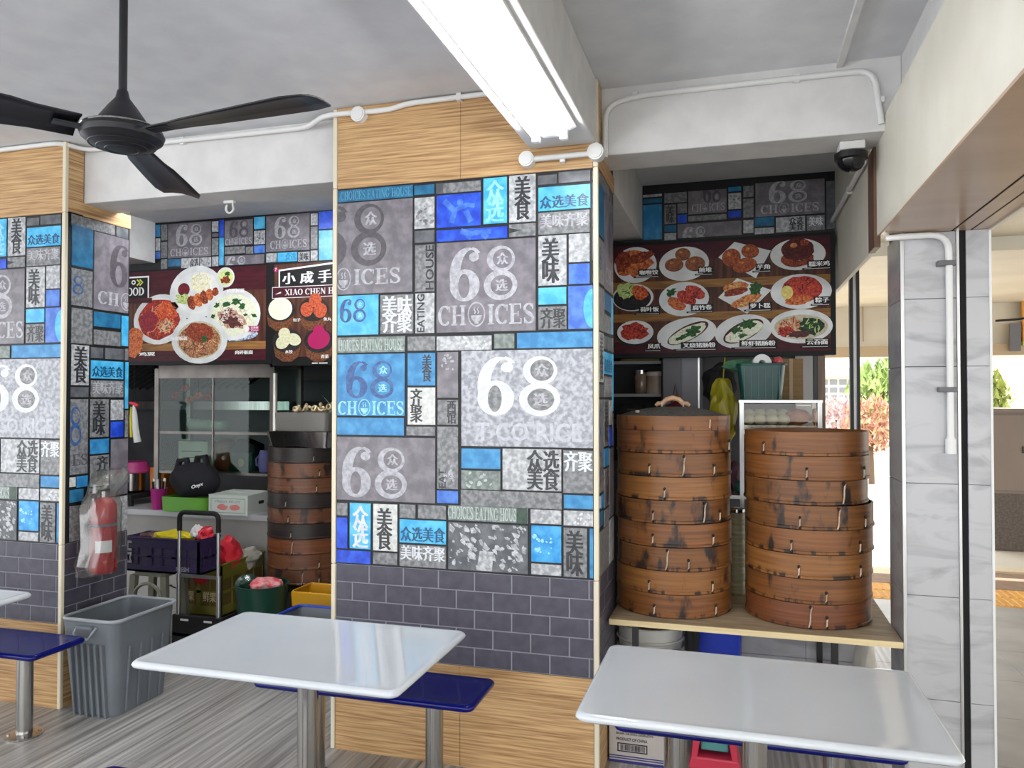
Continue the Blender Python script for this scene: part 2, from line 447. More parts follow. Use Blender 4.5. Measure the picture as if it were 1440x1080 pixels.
# ------------------------------------------------------------------ mural and menu measurements, in metres on their planes
MURAL_FRONT = [
 (-1.8369, 2.583, -1.432, 2.6419, 'te', 's:CHOICES EATING HOUSE:.04,.15,.98,.85:tl'),
 (-1.4278, 2.5893, -1.3255, 2.6355, 'te', ''),
 (-1.4264, 2.431, -1.3253, 2.5777, 'gl', 'b:blot:.1,.1,.9,.8:gm'),
 (-1.4262, 2.3664, -1.325, 2.4244, 'gd', ''),
 (-1.4229, 2.1394, -1.3248, 2.3584, 'gm', 'r:HOUSE:.55,.04,.97,.98:dk'),
 (-1.4217, 1.9478, -1.3243, 2.1348, 'gl', 'r:EATING:.12,.03,.5,.97:dk'),
 (-1.8357, 2.1413, -1.4339, 2.5797, 'gp', 'n:38:-.31,.30,.66,.97:dg;s:ICES:.22,.10,.85,.27:lt;e:o:-.02,.04,.19,.30:lt'),
 (-1.8342, 1.9475, -1.6056, 2.138, 'cy', 'n:68:.07,.32,.70,.90:bk'),
 (-1.5983, 1.9478, -1.4288, 2.1335, 'gm', 't:美味/齐聚:.06,.03,.97,.97:wt'),
 (-1.3171, 2.5865, -1.1, 2.6354, 'gm', 'b:blk:0,0,.16,1:gd'),
 (-1.3169, 2.4287, -1.0999, 2.5816, 'rb', 'b:fig:.1,.05,.9,.9:pb'),
 (-1.3167, 2.3649, -0.9759, 2.4199, 'rb', 'b:fig:.3,.05,.8,.9:pb'),
 (-1.0904, 2.4323, -0.9772, 2.6419, 'cy', 't:众/选:.12,.04,.88,.95:cl'),
 (-0.9693, 2.4305, -0.8446, 2.6443, 'gl', 't:美/食:.2,.05,.82,.97:dk'),
 (-0.9693, 2.3671, -0.8447, 2.4258, 'gm', 'b:arr:.02,.3,.45,.7:dk'),
 (-1.3162, 1.9472, -0.8448, 2.361, 'gp', 'n:68:.14,.34,.82,.93:lt;c:CHOICES:.02,.08,.99,.30:lt'),
 (-0.8368, 2.5899, -0.7479, 2.634, 'gd', ''),
 (-0.7434, 2.5898, -0.5995, 2.6416, 'gd', ''),
 (-0.8349, 2.473, -0.5996, 2.5809, 'cy', 't:众选美食:.03,.1,.97,.62:bd'),
 (-0.8349, 2.3684, -0.603, 2.4684, 'gm', 't:美味齐聚:.04,.3,.97,.92:lt'),
 (-0.8351, 2.1429, -0.7057, 2.3653, 'gl', 't:美/味:.12,.05,.75,.95:dk'),
 (-0.6983, 2.2403, -0.6032, 2.3662, 'gl', 'b:blot:.1,.1,.9,.9:lt'),
 (-0.6985, 2.1442, -0.6034, 2.2356, 'pb', ''),
 (-0.5932, 2.5921, -0.5714, 2.6355, 'gl', ''),
 (-0.5936, 2.2431, -0.5719, 2.5859, 'gl', ''),
 (-0.594, 2.1476, -0.5723, 2.2369, 'gm', ''),
 (-0.8352, 2.0598, -0.7071, 2.1367, 'cy', ''),
 (-0.8352, 1.9492, -0.706, 2.0532, 'gm', 't:齐聚:.08,.06,.97,.94:dk'),
 (-0.7009, 1.949, -0.5742, 2.139, 'pb', 'd:disc:.62,.02,1.0,.92:cy'),
 (-1.3157, 1.8658, -1.049, 1.9336, 'gl', 'b:blot:.3,.1,.95,.9:wt'),
 (-1.039, 1.8705, -0.9429, 1.9388, 'gg', ''),
 (-0.933, 1.8693, -0.576, 1.9409, 'bl', ''),
 (-1.8335, 1.8639, -1.4698, 1.9396, 'gg', 's:HOICES EATING HOUSE:.02,.14,.98,.82:lg'),
 (-1.4591, 1.8675, -1.3199, 1.936, 'gm', ''),
 (-1.8326, 1.5666, -1.4707, 1.8589, 'bl', 'n:68:.14,.28,.84,.88:bk;c:CHOICES:.02,.02,.99,.24:cl'),
 (-1.8317, 1.4755, -1.4738, 1.5599, 'bl', ''),
 (-1.4588, 1.7069, -1.3196, 1.8596, 'bl', 't:美/食:.52,.12,.88,.95:dk'),
 (-1.4583, 1.5268, -1.3193, 1.7007, 'gw', 't:齐/聚:.1,.06,.55,.97:dk'),
 (-1.4644, 1.4767, -1.3191, 1.5212, 'gm', ''),
 (-1.8307, 1.1688, -1.3187, 1.469, 'gp', 'n:68:.06,.05,.72,.84:lt'),
 (-1.3119, 1.65, -1.2081, 1.8617, 'gp', 'b:blot:.2,.6,.8,.95:lt'),
 (-1.3098, 1.528, -1.2079, 1.6435, 'gm', 't:西/馆:.45,.05,.9,.95:dk'),
 (-1.3112, 1.2365, -1.2076, 1.5225, 'gm', 'r:EAT:.08,.02,.42,.32:dk;b:blot:.3,.1,.9,.5:lt'),
 (-1.3122, 1.172, -1.2074, 1.2316, 'pb', ''),
 (-1.195, 1.4337, -0.575, 1.8653, 'wh', 'n:68:.13,.32,.76,.93:wt;t:T CO RICE:.12,.06,.92,.25:l2'),
 (-1.1946, 1.3325, -1.0075, 1.4249, 'bl', ''),
 (-1.1945, 1.2395, -1.0075, 1.3264, 'gg', 'b:blot:.05,.1,.95,.9:lg'),
 (-0.9999, 1.2433, -0.7303, 1.4277, 'gl', 't:众选/美食:.42,.02,.97,.98:dk'),
 (-0.724, 1.2382, -0.5756, 1.4254, 'gm', 't:齐聚:.02,.5,.98,.98:wt'),
 (-1.1971, 1.1646, -0.7289, 1.2385, 'gm', ''),
 (-0.7216, 1.1708, -0.5759, 1.2321, 'bl', ''),
 (-1.8358, 1.0943, -1.7627, 1.1564, 'gm', ''),
 (-1.8353, 0.9399, -1.7622, 1.0876, 'rb', ''),
 (-1.753, 0.9421, -1.6423, 1.1586, 'cy', 't:众/选:.15,.03,.9,.95:wt'),
 (-1.6313, 0.9393, -1.5064, 1.1585, 'gw', 't:美/食:.15,.03,.8,.92:dk'),
 (-1.8348, 0.8732, -1.6417, 0.9349, 'rb', ''),
 (-1.6307, 0.8767, -1.506, 0.9327, 'gm', ''),
 (-1.4977, 1.0958, -1.4159, 1.1612, 'gm', ''),
 (-1.4053, 1.0978, -1.2657, 1.1626, 'gm', ''),
 (-1.4974, 0.9838, -1.2655, 1.0926, 'cy', 't:众选美食:.03,.08,.98,.7:bd'),
 (-1.4971, 0.8751, -1.2653, 0.9773, 'gm', 't:美味齐聚:.03,.3,.98,.98:wt'),
 (-1.257, 1.097, -0.881, 1.1667, 'gg', 's:CHOICES EATING HOUS:.0,.12,.86,.92:lg;b:blk:.86,0,.99,1:gk'),
 (-1.2568, 0.8754, -0.8811, 1.0906, 'gd', 'b:coll:.02,.02,.98,.98:gl'),
 (-0.8713, 1.0996, -0.7305, 1.1632, 'gl', ''),
 (-0.8681, 0.9324, -0.7307, 1.0935, 'cb', 'b:blot:.05,.2,.7,.9:cl'),
 (-0.8682, 0.8767, -0.7308, 0.9262, 'gl', ''),
 (-0.7226, 1.0974, -0.5745, 1.1647, 'gl', 'b:blot:.3,.1,.95,.9:wt'),
 (-0.7228, 0.8758, -0.6181, 1.0902, 'gm', 't:美/味:.1,.03,.85,.95:dk'),
 (-0.6088, 0.8763, -0.5748, 1.0908, 'bl', ''),
]
MURAL_SIDE = [
 (3.3174, 2.5923, 3.6222, 2.6522, 'gm', ''),
 (3.6308, 2.5896, 3.7231, 2.6523, 'gd', ''),
 (3.3212, 2.3715, 3.4674, 2.6032, 'te', ''),
 (3.4718, 2.1501, 3.7288, 2.5894, 'gp', 'n:6:.45,.33,1.6,.90:dg;s:CH:.12,.08,.72,.25:lt;e:o:.76,.03,1.1,.28:lt'),
 (3.3218, 2.1553, 3.4654, 2.3592, 'gm', 'n:8:-.5,.3,.55,.8:bk'),
 (3.3244, 1.9476, 3.4681, 2.1435, 'gm', ''),
 (3.4751, 2.0533, 3.6719, 2.1389, 'te', ''),
 (3.4763, 1.9514, 3.6732, 2.037, 'gm', ''),
 (3.6781, 1.956, 3.7329, 2.1363, 'cy', ''),
 (3.3271, 1.7203, 3.4462, 1.9429, 'gl', 't:美/食:.12,.05,.9,.97:dk'),
 (3.4576, 1.8744, 3.5454, 1.9366, 'gd', ''),
 (3.5583, 1.8726, 3.7015, 1.9385, 'gd', ''),
 (3.4588, 1.7599, 3.6972, 1.8638, 'cy', 't:众选美食:.03,.1,.97,.7:bd'),
 (3.4601, 1.6541, 3.6986, 1.7518, 'gm', 't:美味齐聚:.04,.2,.97,.95:lt'),
 (3.7093, 1.587, 3.7369, 1.8644, 'cy', ''),
 (3.707, 1.8728, 3.7346, 1.9442, 'gm', ''),
 (3.3244, 1.6539, 3.4456, 1.7124, 'gd', ''),
 (3.3251, 1.2333, 3.4439, 1.6461, 'gm', 'n:8:-.8,.38,.6,.9:bk;s:ES:.1,.12,1.0,.27:dg'),
 (3.4573, 1.4289, 3.5913, 1.646, 'gm', 't:美/味:.1,.05,.8,.95:dk'),
 (3.6038, 1.5218, 3.7001, 1.6417, 'gl', ''),
 (3.6052, 1.4226, 3.7015, 1.5156, 'rb', ''),
 (3.712, 1.419, 3.7396, 1.5786, 'gm', ''),
 (3.4592, 1.3364, 3.5933, 1.4208, 'bl', ''),
 (3.461, 1.1516, 3.5951, 1.3284, 'gm', 't:齐/聚:.3,.05,.95,.98:dk'),
 (3.6078, 1.0858, 3.7399, 1.4134, 'gp', ''),
 (3.3237, 1.1679, 3.3656, 1.2219, 'gw', ''),
 (3.3703, 1.1608, 3.447, 1.2234, 'bl', ''),
 (3.3246, 1.0837, 3.4189, 1.1534, 'te', ''),
 (3.3265, 0.8446, 3.5858, 1.0655, 'gm', ''),
 (3.4602, 1.0643, 3.5838, 1.1444, 'gm', ''),
 (3.5985, 0.8051, 3.7465, 1.0782, 'gl', ''),
]
MURAL_BULK_L = [
 (-4.3981, 2.9237, -4.3542, 3.0195, 'bl', ''),
 (-4.397, 2.8138, -4.3531, 2.9124, 'gl', ''),
 (-4.3961, 2.7491, -4.3522, 2.8082, 'pb', ''),
 (-4.3473, 2.8921, -4.2869, 3.0186, 'gm', ''),
 (-4.3459, 2.7517, -4.2855, 2.8809, 'gm', ''),
 (-4.3448, 2.6647, -4.2844, 2.7461, 'gm', ''),
 (-4.2796, 2.7451, -3.8806, 3.0174, 'gp', 'n:68:.19,.33,.80,.95:lt;c:CHOICES:.06,.06,.94,.27:lt'),
 (-4.2778, 2.6798, -4.1613, 2.7412, 'te', ''),
 (-4.1547, 2.6615, -3.9873, 2.742, 'gl', 't:众选:.5,.1,.97,.9:dk'),
 (-3.9809, 2.6631, -3.8792, 2.7403, 'gl', 'b:blot:.1,.1,.9,.9:gm'),
 (-3.8751, 2.9308, -3.8153, 3.0133, 'gl', ''),
 (-3.8745, 2.8924, -3.8147, 2.9198, 'gd', ''),
 (-3.8738, 2.7495, -3.814, 2.8814, 'gm', ''),
 (-3.8728, 2.6644, -3.8131, 2.7413, 'gl', ''),
 (-3.8088, 2.889, -3.7672, 3.0206, 'rb', ''),
 (-3.8073, 2.6699, -3.7658, 2.8835, 'cy', ''),
 (-3.7606, 2.8174, -3.5085, 3.0106, 'gp', 'n:68:.18,.30,.85,.97:dg;c:CHOICES:.03,.02,.97,.27:lt'),
 (-3.7595, 2.7512, -3.5762, 2.8084, 'gm', ''),
 (-3.57, 2.7443, -3.5044, 2.8012, 'gm', ''),
 (-3.7589, 2.6654, -3.408, 2.7386, 'gp', 'n:68:.05,-.9,.55,.9:lt'),
 (-3.4997, 2.9285, -3.4037, 3.023, 'cy', ''),
 (-3.4989, 2.8125, -3.403, 2.9177, 'gl', 'b:blot:.1,.1,.9,.9:gm'),
 (-3.4983, 2.7451, -3.4023, 2.8044, 'pb', ''),
 (-3.394, 2.7482, -3.0221, 3.0227, 'gp', 'n:68:.2,.35,.78,.95:lt;c:CHOICES:.1,.08,.94,.3:lt'),
 (-3.3927, 2.67, -3.3008, 2.7397, 'gl', ''),
 (-3.2947, 2.6685, -3.1255, 2.7404, 'cy', 't:众选:.4,.1,.95,.9:bl'),
 (-3.1195, 2.6616, -3.0212, 2.7367, 'gl', 't:美味:.1,.1,.9,.9:dk'),
 (-3.0156, 2.9276, -2.9564, 3.0158, 'gl', ''),
 (-3.0148, 2.7521, -2.9557, 2.9181, 'gm', ''),
 (-3.0141, 2.6641, -2.955, 2.7416, 'gl', ''),
 (-2.9487, 2.8938, -2.8315, 3.025, 'rb', ''),
 (-2.9477, 2.6593, -2.8306, 2.8859, 'cy', ''),
]
MURAL_BULK_R = [
 (-0.5765, 2.6775, -0.4534, 2.9066, 'bl', ''),
 (-0.576, 2.9553, -0.4528, 2.9738, 'gl', ''),
 (-0.5761, 2.9159, -0.4529, 2.946, 'te', ''),
 (-0.4393, 2.9077, -0.2958, 2.9743, 'gm', ''),
 (-0.4397, 2.7721, -0.3632, 2.8986, 'gm', 't:美/味:.15,.05,.85,.95:dk'),
 (-0.3563, 2.836, -0.296, 2.9001, 'gm', ''),
 (-0.3566, 2.7719, -0.2963, 2.8291, 'rb', ''),
 (-0.2892, 2.8254, -0.0502, 2.9753, 'gp', 'n:68:.4,.45,.85,1.3:dg;c:CHOICES:.1,.1,.95,.42:lt'),
 (-0.2896, 2.78, -0.0507, 2.8163, 'gm', ''),
 (-0.44, 2.7215, -0.3635, 2.7652, 'te', ''),
 (-0.4402, 2.6664, -0.3637, 2.7146, 'gl', ''),
 (-0.3568, 2.6749, 0.0392, 2.7678, 'gp', 'n:68:.08,-.6,.45,.75:lt'),
 (-0.0412, 2.9535, 0.0384, 2.9828, 'bl', ''),
 (-0.0416, 2.8411, 0.038, 2.9445, 'gl', 'b:blot:.1,.1,.9,.9:gm'),
 (-0.042, 2.7871, 0.0376, 2.8321, 'rb', ''),
 (0.049, 2.9115, 0.1129, 2.9831, 'gm', ''),
 (0.0485, 2.7817, 0.1124, 2.9025, 'gm', ''),
 (0.0478, 2.6833, 0.1117, 2.7683, 'gl', ''),
 (0.1212, 2.7809, 0.5268, 2.9949, 'gp', 'n:68:.2,.36,.75,1.0:lt;c:CHOICES:.08,.08,.92,.33:lt'),
 (0.1161, 2.722, 0.234, 2.7798, 'te', ''),
 (0.1158, 2.6731, 0.2337, 2.7131, 'gl', ''),
 (0.2423, 2.6771, 0.4139, 2.7719, 'gl', 't:众选/美食:.45,.05,.95,.95:dk'),
 (0.4221, 2.677, 0.5258, 2.771, 'gm', 't:美味:.1,.3,.9,.9:wt'),
 (0.5346, 2.6803, 0.5909, 2.9761, 'gd', ''),
]

DISH_L = [('noodle plate', [(-3.3346, 2.1254, 0.192, 0.1505, 0.15, 'china', 0.0), (-3.3347, 2.1284, 0.1562, 0.129, 0.15, 'china2', 0.0), (-3.3382, 2.1255, 0.1505, 0.1219, 0.2, 'chili', 0.05), (-3.2816, 2.1774, 0.0783, 0.057, 0, 'carrot', 0.2), (-3.4174, 2.1218, 0.0579, 0.0651, 0, 'maroonf', 0.2), (-3.2949, 2.0826, 0.0499, 0.0428, 0.5, 'noodle', 0.4)]), ('chicken rice plate', [(-3.0752, 2.2784, 0.1888, 0.1583, 0.1, 'china', 0.0), (-3.0682, 2.2764, 0.1561, 0.1248, 0.1, 'china2', 0.0), (-3.0445, 2.3371, 0.0726, 0.0588, 0, 'rice', 0.06), (-3.1626, 2.2978, 0.0505, 0.0463, 0, 'china', 0.0), (-3.1626, 2.2989, 0.0421, 0.0386, 0, 'darkred', 0.0), (-3.155, 2.2384, 0.0666, 0.0294, -0.2, 'cucumber', 0.3), (-3.1059, 2.2189, 0.0314, 0.0418, 0.3, 'char', 0.1), (-3.0609, 2.232, 0.0291, 0.043, 0.35, 'chicken', 0.1), (-3.0195, 2.2452, 0.0276, 0.0414, 0.35, 'char', 0.1), (-2.9784, 2.2612, 0.0261, 0.0343, 0.35, 'chicken', 0.1), (-2.9409, 2.2773, 0.0218, 0.0246, 0.35, 'char', 0.1)]), ('soup bowl', [(-2.8735, 2.359, 0.0623, 0.0596, 0, 'china', 0.0), (-2.8722, 2.3589, 0.0514, 0.0447, 0, 'greensoup', 0.0), (-2.87, 2.3443, 0.0338, 0.0217, 0, 'char', 0.25), (-2.8602, 2.3787, 0.0176, 0.0122, 0, 'leaf', 0.3)]), ('herb soup bowl', [(-2.8182, 2.0238, 0.1681, 0.0404, 0, 'bluechina', 0.0), (-2.8171, 2.1394, 0.1829, 0.1513, 0, 'china', 0.0), (-2.8137, 2.1364, 0.158, 0.121, 0, 'milksoup', 0.0), (-2.8668, 2.199, 0.0271, 0.0135, 0.2, 'leaf', 0.4), (-2.7996, 2.2111, 0.0335, 0.0174, 0.1, 'leaf', 0.4), (-2.7559, 2.1894, 0.024, 0.0187, 0.4, 'leaf', 0.4), (-2.7355, 2.1341, 0.012, 0.0093, 0, 'leaf', 0.4), (-2.6758, 2.1294, 0.0198, 0.0092, -0.4, 'leaf', 0.3), (-2.9279, 2.1952, 0.0205, 0.0136, 0.4, 'leaf', 0.4), (-2.9547, 2.132, 0.0164, 0.0123, 0.4, 'leaf', 0.4), (-2.8257, 2.1108, 0.0942, 0.0505, -0.3, 'pork', 0.2), (-2.8188, 2.0932, 0.0605, 0.0269, -0.2, 'darkmeat', 0.35), (-2.8529, 2.1521, 0.0405, 0.027, 0.3, 'pork', 0.3)]), ('minced noodle plate', [(-3.0518, 1.9941, 0.1953, 0.1399, -0.05, 'china', 0.0), (-3.0519, 1.9953, 0.1565, 0.1108, -0.05, 'beige', 0.0), (-3.0518, 1.9912, 0.1419, 0.1025, 0, 'noodlebrown', 0.06), (-3.0488, 2.0409, 0.1038, 0.0554, -0.2, 'char', 0.12), (-3.0139, 1.9992, 0.0276, 0.0179, 0.5, 'leaf', 0.4)]), ('chicken wing plate', [(-3.5251, 1.9921, 0.0807, 0.088, 0, 'chicken', 0.15)])]
DISH_R = [('skewer plate', [(-0.4801, 2.3153, 0.1057, 0.0901, 0, 'china', 0.0), (-0.4863, 2.3219, 0.0902, 0.0653, 0.2, 'chicken', 0.2), (-0.5426, 2.3373, 0.0376, 0.0564, -0.3, 'char', 0.15), (-0.4552, 2.3517, 0.0681, 0.0248, 0.3, 'char', 0.15)]), ('fried ball plate', [(-0.2429, 2.31, 0.12, 0.084, 0.05, 'china', 0.0), (-0.2475, 2.3564, 0.0372, 0.0312, 0, 'ball', 0.0), (-0.2899, 2.3061, 0.0453, 0.0332, 0, 'ball', 0.0), (-0.189, 2.3073, 0.0476, 0.0369, 0, 'ball', 0.0)]), ('taro puff plate', ['quad', [(-0.0797, 2.3324), (-0.0035, 2.4042), (0.1623, 2.3529), (0.0934, 2.2243)], (-0.0184, 2.3292, 0.0435, 0.0435, 0.5, 'puff', 0.0), (0.0683, 2.3549, 0.0412, 0.0332, -0.2, 'puff', 0.0), (0.0432, 2.2887, 0.0563, 0.0356, 0.2, 'puff', 0.0)]), ('glutinous rice plate', [(0.2826, 2.3286, 0.1231, 0.0748, 0, 'china', 0.0), (0.2797, 2.308, 0.0749, 0.0388, 0, 'char', 0.05), (0.2833, 2.3523, 0.0732, 0.0527, 0, 'darkglaze', 0.06), (0.3134, 2.3832, 0.0221, 0.0132, 0, 'char', 0.2)]), ('dark bowl of wrapped rice', [(-0.493, 2.1529, 0.1027, 0.0685, 0, 'china', 0.0), (-0.4962, 2.1498, 0.0934, 0.061, 0, 'darkbowl', 0.0), (-0.5242, 2.1886, 0.05, 0.0407, 0.2, 'cucumber', 0.15), (-0.4588, 2.1766, 0.0403, 0.0341, -0.3, 'carrot', 0.15)]), ('bean curd roll plate', [(-0.2436, 2.1363, 0.12, 0.084, 0.05, 'china', 0.0), (-0.2786, 2.1141, 0.0483, 0.0271, -0.5, 'chicken', 0.08), (-0.2304, 2.1432, 0.0509, 0.0288, -0.5, 'redroll', 0.08), (-0.1914, 2.1694, 0.0506, 0.0286, -0.5, 'redroll', 0.08), (-0.3025, 2.1706, 0.0242, 0.0182, 0.3, 'leaf', 0.4)]), ('toast plate', ['quad', [(-0.0807, 2.1377), (0.0071, 2.2281), (0.164, 2.1645), (0.0523, 2.0546)], (0.0011, 2.183, 0.0608, 0.026, 0.2, 'toast', 0.08), (0.001, 2.1619, 0.0579, 0.0174, 0.2, 'char', 0.08), (0.0498, 2.1178, 0.0718, 0.0241, 0.35, 'toast', 0.08), (0.0931, 2.1733, 0.0274, 0.0285, 0.2, 'leaf', 0.3)]), ('rice cake plate', [(0.2953, 2.1522, 0.1355, 0.083, 0, 'china', 0.0), (0.2982, 2.1622, 0.0885, 0.0619, 0, 'redroll', 0.06), (0.284, 2.1125, 0.0609, 0.0222, 0.1, 'chicken', 0.1), (0.2341, 2.1499, 0.0268, 0.0324, 0, 'lemon', 0.0)]), ('small red dish', [(-0.4842, 1.971, 0.0933, 0.0622, 0, 'darkbowl', 0.0), (-0.4811, 1.9785, 0.0901, 0.059, 0, 'china', 0.0), (-0.4842, 1.9835, 0.0672, 0.0435, 0, 'redroll', 0.15)]), ('rice roll plate', [(-0.2311, 1.9651, 0.1438, 0.0779, 0.15, 'china', 0.0), (-0.2251, 1.968, 0.1077, 0.0371, 0.45, 'darksauce', 0.0), (-0.2281, 1.965, 0.0988, 0.0311, 0.45, 'milksoup', 0.06), (-0.2012, 1.9766, 0.0358, 0.0239, 0.4, 'leaf', 0.35), (-0.2551, 1.9472, 0.0301, 0.0096, 0.4, 'leaf', 0.3)]), ('prawn rice roll plate', [(0.0346, 1.9696, 0.1324, 0.0806, 0.15, 'china', 0.0), (0.0346, 1.9708, 0.1007, 0.0432, 0.45, 'darksauce', 0.0), (0.0375, 1.9677, 0.0949, 0.0357, 0.45, 'milksoup', 0.06), (0.0549, 2.0064, 0.0344, 0.023, 0.2, 'leaf', 0.4), (0.0058, 1.9775, 0.0231, 0.015, 0.2, 'leaf', 0.4), (0.0288, 1.9499, 0.0207, 0.0104, 0.2, 'leaf', 0.4)]), ('wonton noodle plate', [(0.2943, 1.9881, 0.1394, 0.0802, 0, 'china', 0.0), (0.2942, 1.9851, 0.1189, 0.0581, 0, 'beige', 0.0), (0.2443, 1.9894, 0.0613, 0.0418, 0.2, 'noodle', 0.2), (0.2274, 1.9661, 0.0335, 0.0224, 0.2, 'redroll', 0.3), (0.3384, 1.9869, 0.0494, 0.0439, 0.2, 'darkleaf', 0.25), (0.283, 1.953, 0.0443, 0.0166, 0, 'darkmeat', 0.3)])]
CAPS_R = [('咖喱饺', -0.4121, 2.2746), ('煎堆', -0.1405, 2.2744), ('芋角', 0.1278, 2.2768), ('糯米鸡', 0.376, 2.2796), ('荷叶饭', -0.4097, 2.0906), ('腐竹卷', -0.1561, 2.0916), ('萝卜糕', 0.1126, 2.0916), ('粽子', 0.3874, 2.1088), ('凤爪', -0.3888, 1.9067), ('叉烧猪肠粉', -0.1717, 1.9087), ('鲜虾猪肠粉', 0.103, 1.9123), ('云吞面', 0.3653, 1.9129)]
# ------------------------------------------------------------------ structure: floor, ceiling, pillars, beams
CEIL = 3.035
YF = 3.28                                   # front plane of both pillars
LX0, LX1 = -4.71, -3.46                     # left pillar
CX0, CX1 = -1.835, -0.578                   # middle pillar

floor = MB().box(-9, 1.02, -6, 7.4, -0.10, -0.006).build('floor', floor_j)
struct(floor, 'grey wood-look floor tiles with fine streaks')
tile_me = MB().cbox(0.001, 0.599, 0.001, 0.599, -0.006, 0.0, 0.0015).mesh('floor_tile', floor_m)
for i in range(-9, 2):
    for j in range(-1, 10):
        x = i * 0.6 - 0.18
        if x + .6 > 1.03 or x < -5.6: continue
        t = link('floor_tile', tile_me, floor); t.location = (x, 0.5 + j * 0.6, 0)
MB().box(-9, 1.02, -6, -0.1, -0.006, 0).build('floor_field', floor_m, floor)

ceiling = struct(MB().box(-9, 0.70, -3.2, 5.12, CEIL, CEIL + 0.15).build('ceiling', ceil_m), 'painted grey-white ceiling slab')
MB().box(0.405, 0.43, -3.0, 3.40, CEIL - 0.022, CEIL).build('ceiling_batten', plaster, ceiling)
stall_ceiling = struct(MB().box(-6.2, 0.70, 5.13, 7.4, 2.745, 2.90).build('ceiling', plaster), 'low white ceiling over the stalls')

struct(MB().box(0.60, 12, -6, 9.9, CEIL + .01, 3.3).build('roof_slab', plaster), 'roof slab over the walkway')  # added out of view to stop sun leaking onto the table

def mural(wall, table, frame, wlim, dx=0.0, cache=None):
    """printed tiles on a wall face; frame 'front' (u = X) or 'side' (u = Y, facing +X)"""
    for idx, (u0, v0, u1, v1, st, prints) in enumerate(table):
        if u1 + dx < wlim[0] or u0 + dx > wlim[1]: continue
        w, h = u1 - u0, v1 - v0
        key = (id(table), idx)
        if key not in TCACHE:
            TCACHE[key] = MB().cbox(.0013, w - .0013, .0013, h - .0013, 0, 0.004, 0.001).mesh('mural_tile', MATS['tile_' + st])
        t = link('mural_tile', TCACHE[key], wall)
        if frame[0] == 'front':
            t.location = (u0 + dx, frame[1] - 0.001, v0); t.rotation_euler = (R(90), 0, 0)
        else:
            t.location = (frame[1] + 0.001, u0 + dx, v0); t.rotation_euler = (R(90), 0, R(90))
        if not prints: continue
        for pi, pr in enumerate(prints.split(';')):
            kind, s, box, c = pr.split(':')
            f = [float(q) for q in box.split(',')]
            X0, Y0, X1, Y1 = f[0] * w, f[1] * h, f[2] * w, f[3] * h
            k2 = key + (pi,)
            if k2 not in TCACHE:
                mb = MB(); z = 0.0046; mats = [ink(c)]
                name = 'lettering'
                if kind == 's': put_serif(mb, s, X0, Y0, X1, Y1, z)
                elif kind == 'c': put_choices(mb, X0, Y0, X1, Y1, z)
                elif kind == 'e': put_emblem(mb, X0, Y0, X1, Y1, z); name = 'bowl_emblem'
                elif kind == 't': put_text(mb, s, X0, Y0, X1, Y1, z, bold=0.022)
                elif kind == 'r': put_text(mb, s, X0, Y0, X1, Y1, z, bold=0.02, rot=True)
                elif kind == 'd': mb.ell(X1, (Y0 + Y1) / 2, X1 - X0, (Y1 - Y0) / 2, z); name = 'printed_disc'
                elif kind == 'n':
                    cc = {'lt': 'gp', 'wt': 'gm', 'dg': 'gp', 'bk': st}[c]
                    if st == 'gm': cc = 'gm'
                    mats = [ink(c), MATS['tile_' + cc], ink('lt' if c != 'bk' else 'cl')]
                    put_numeral(mb, s, X0, Y0, X1, Y1, z, s != '8'); name = 'numeral'
                else: blobs(mb, s, X0, Y0, X1, Y1, z, idx + 7); name = 'printed_pattern'
                me = mb.mesh(name, mats)
                if kind in 'ned': clip(me, w, h)
                TCACHE[k2] = me
            nm = TCACHE[k2].name.split('.')[0]
            link(nm, TCACHE[k2], t)
TCACHE = {}
BW, BH, BTOP = 0.1735, 0.084, 0.868
_br = {}
def bricks(wall, frame, u0, u1, first):
    for r in range(5):
        z1 = BTOP - r * BH
        x = first + (0 if r % 2 == 0 else BW / 2)
        while x > u0: x -= BW
        while x < u1:
            a, b = max(x, u0), min(x + BW, u1); x += BW
            if b - a < 0.012: continue
            k = round(b - a, 3)
            if k not in _br: _br[k] = MB().cbox(0.003, b - a - 0.003, 0.0025, BH - 0.002, 0, 0.004, 0.002).mesh('brick', brick_m)
            o = link('brick', _br[k], wall)
            if frame[0] == 'front': o.location = (a, frame[1], z1 - BH); o.rotation_euler = (R(90), 0, 0)
            else: o.location = (frame[1], a, z1 - BH); o.rotation_euler = (R(90), 0, R(90))

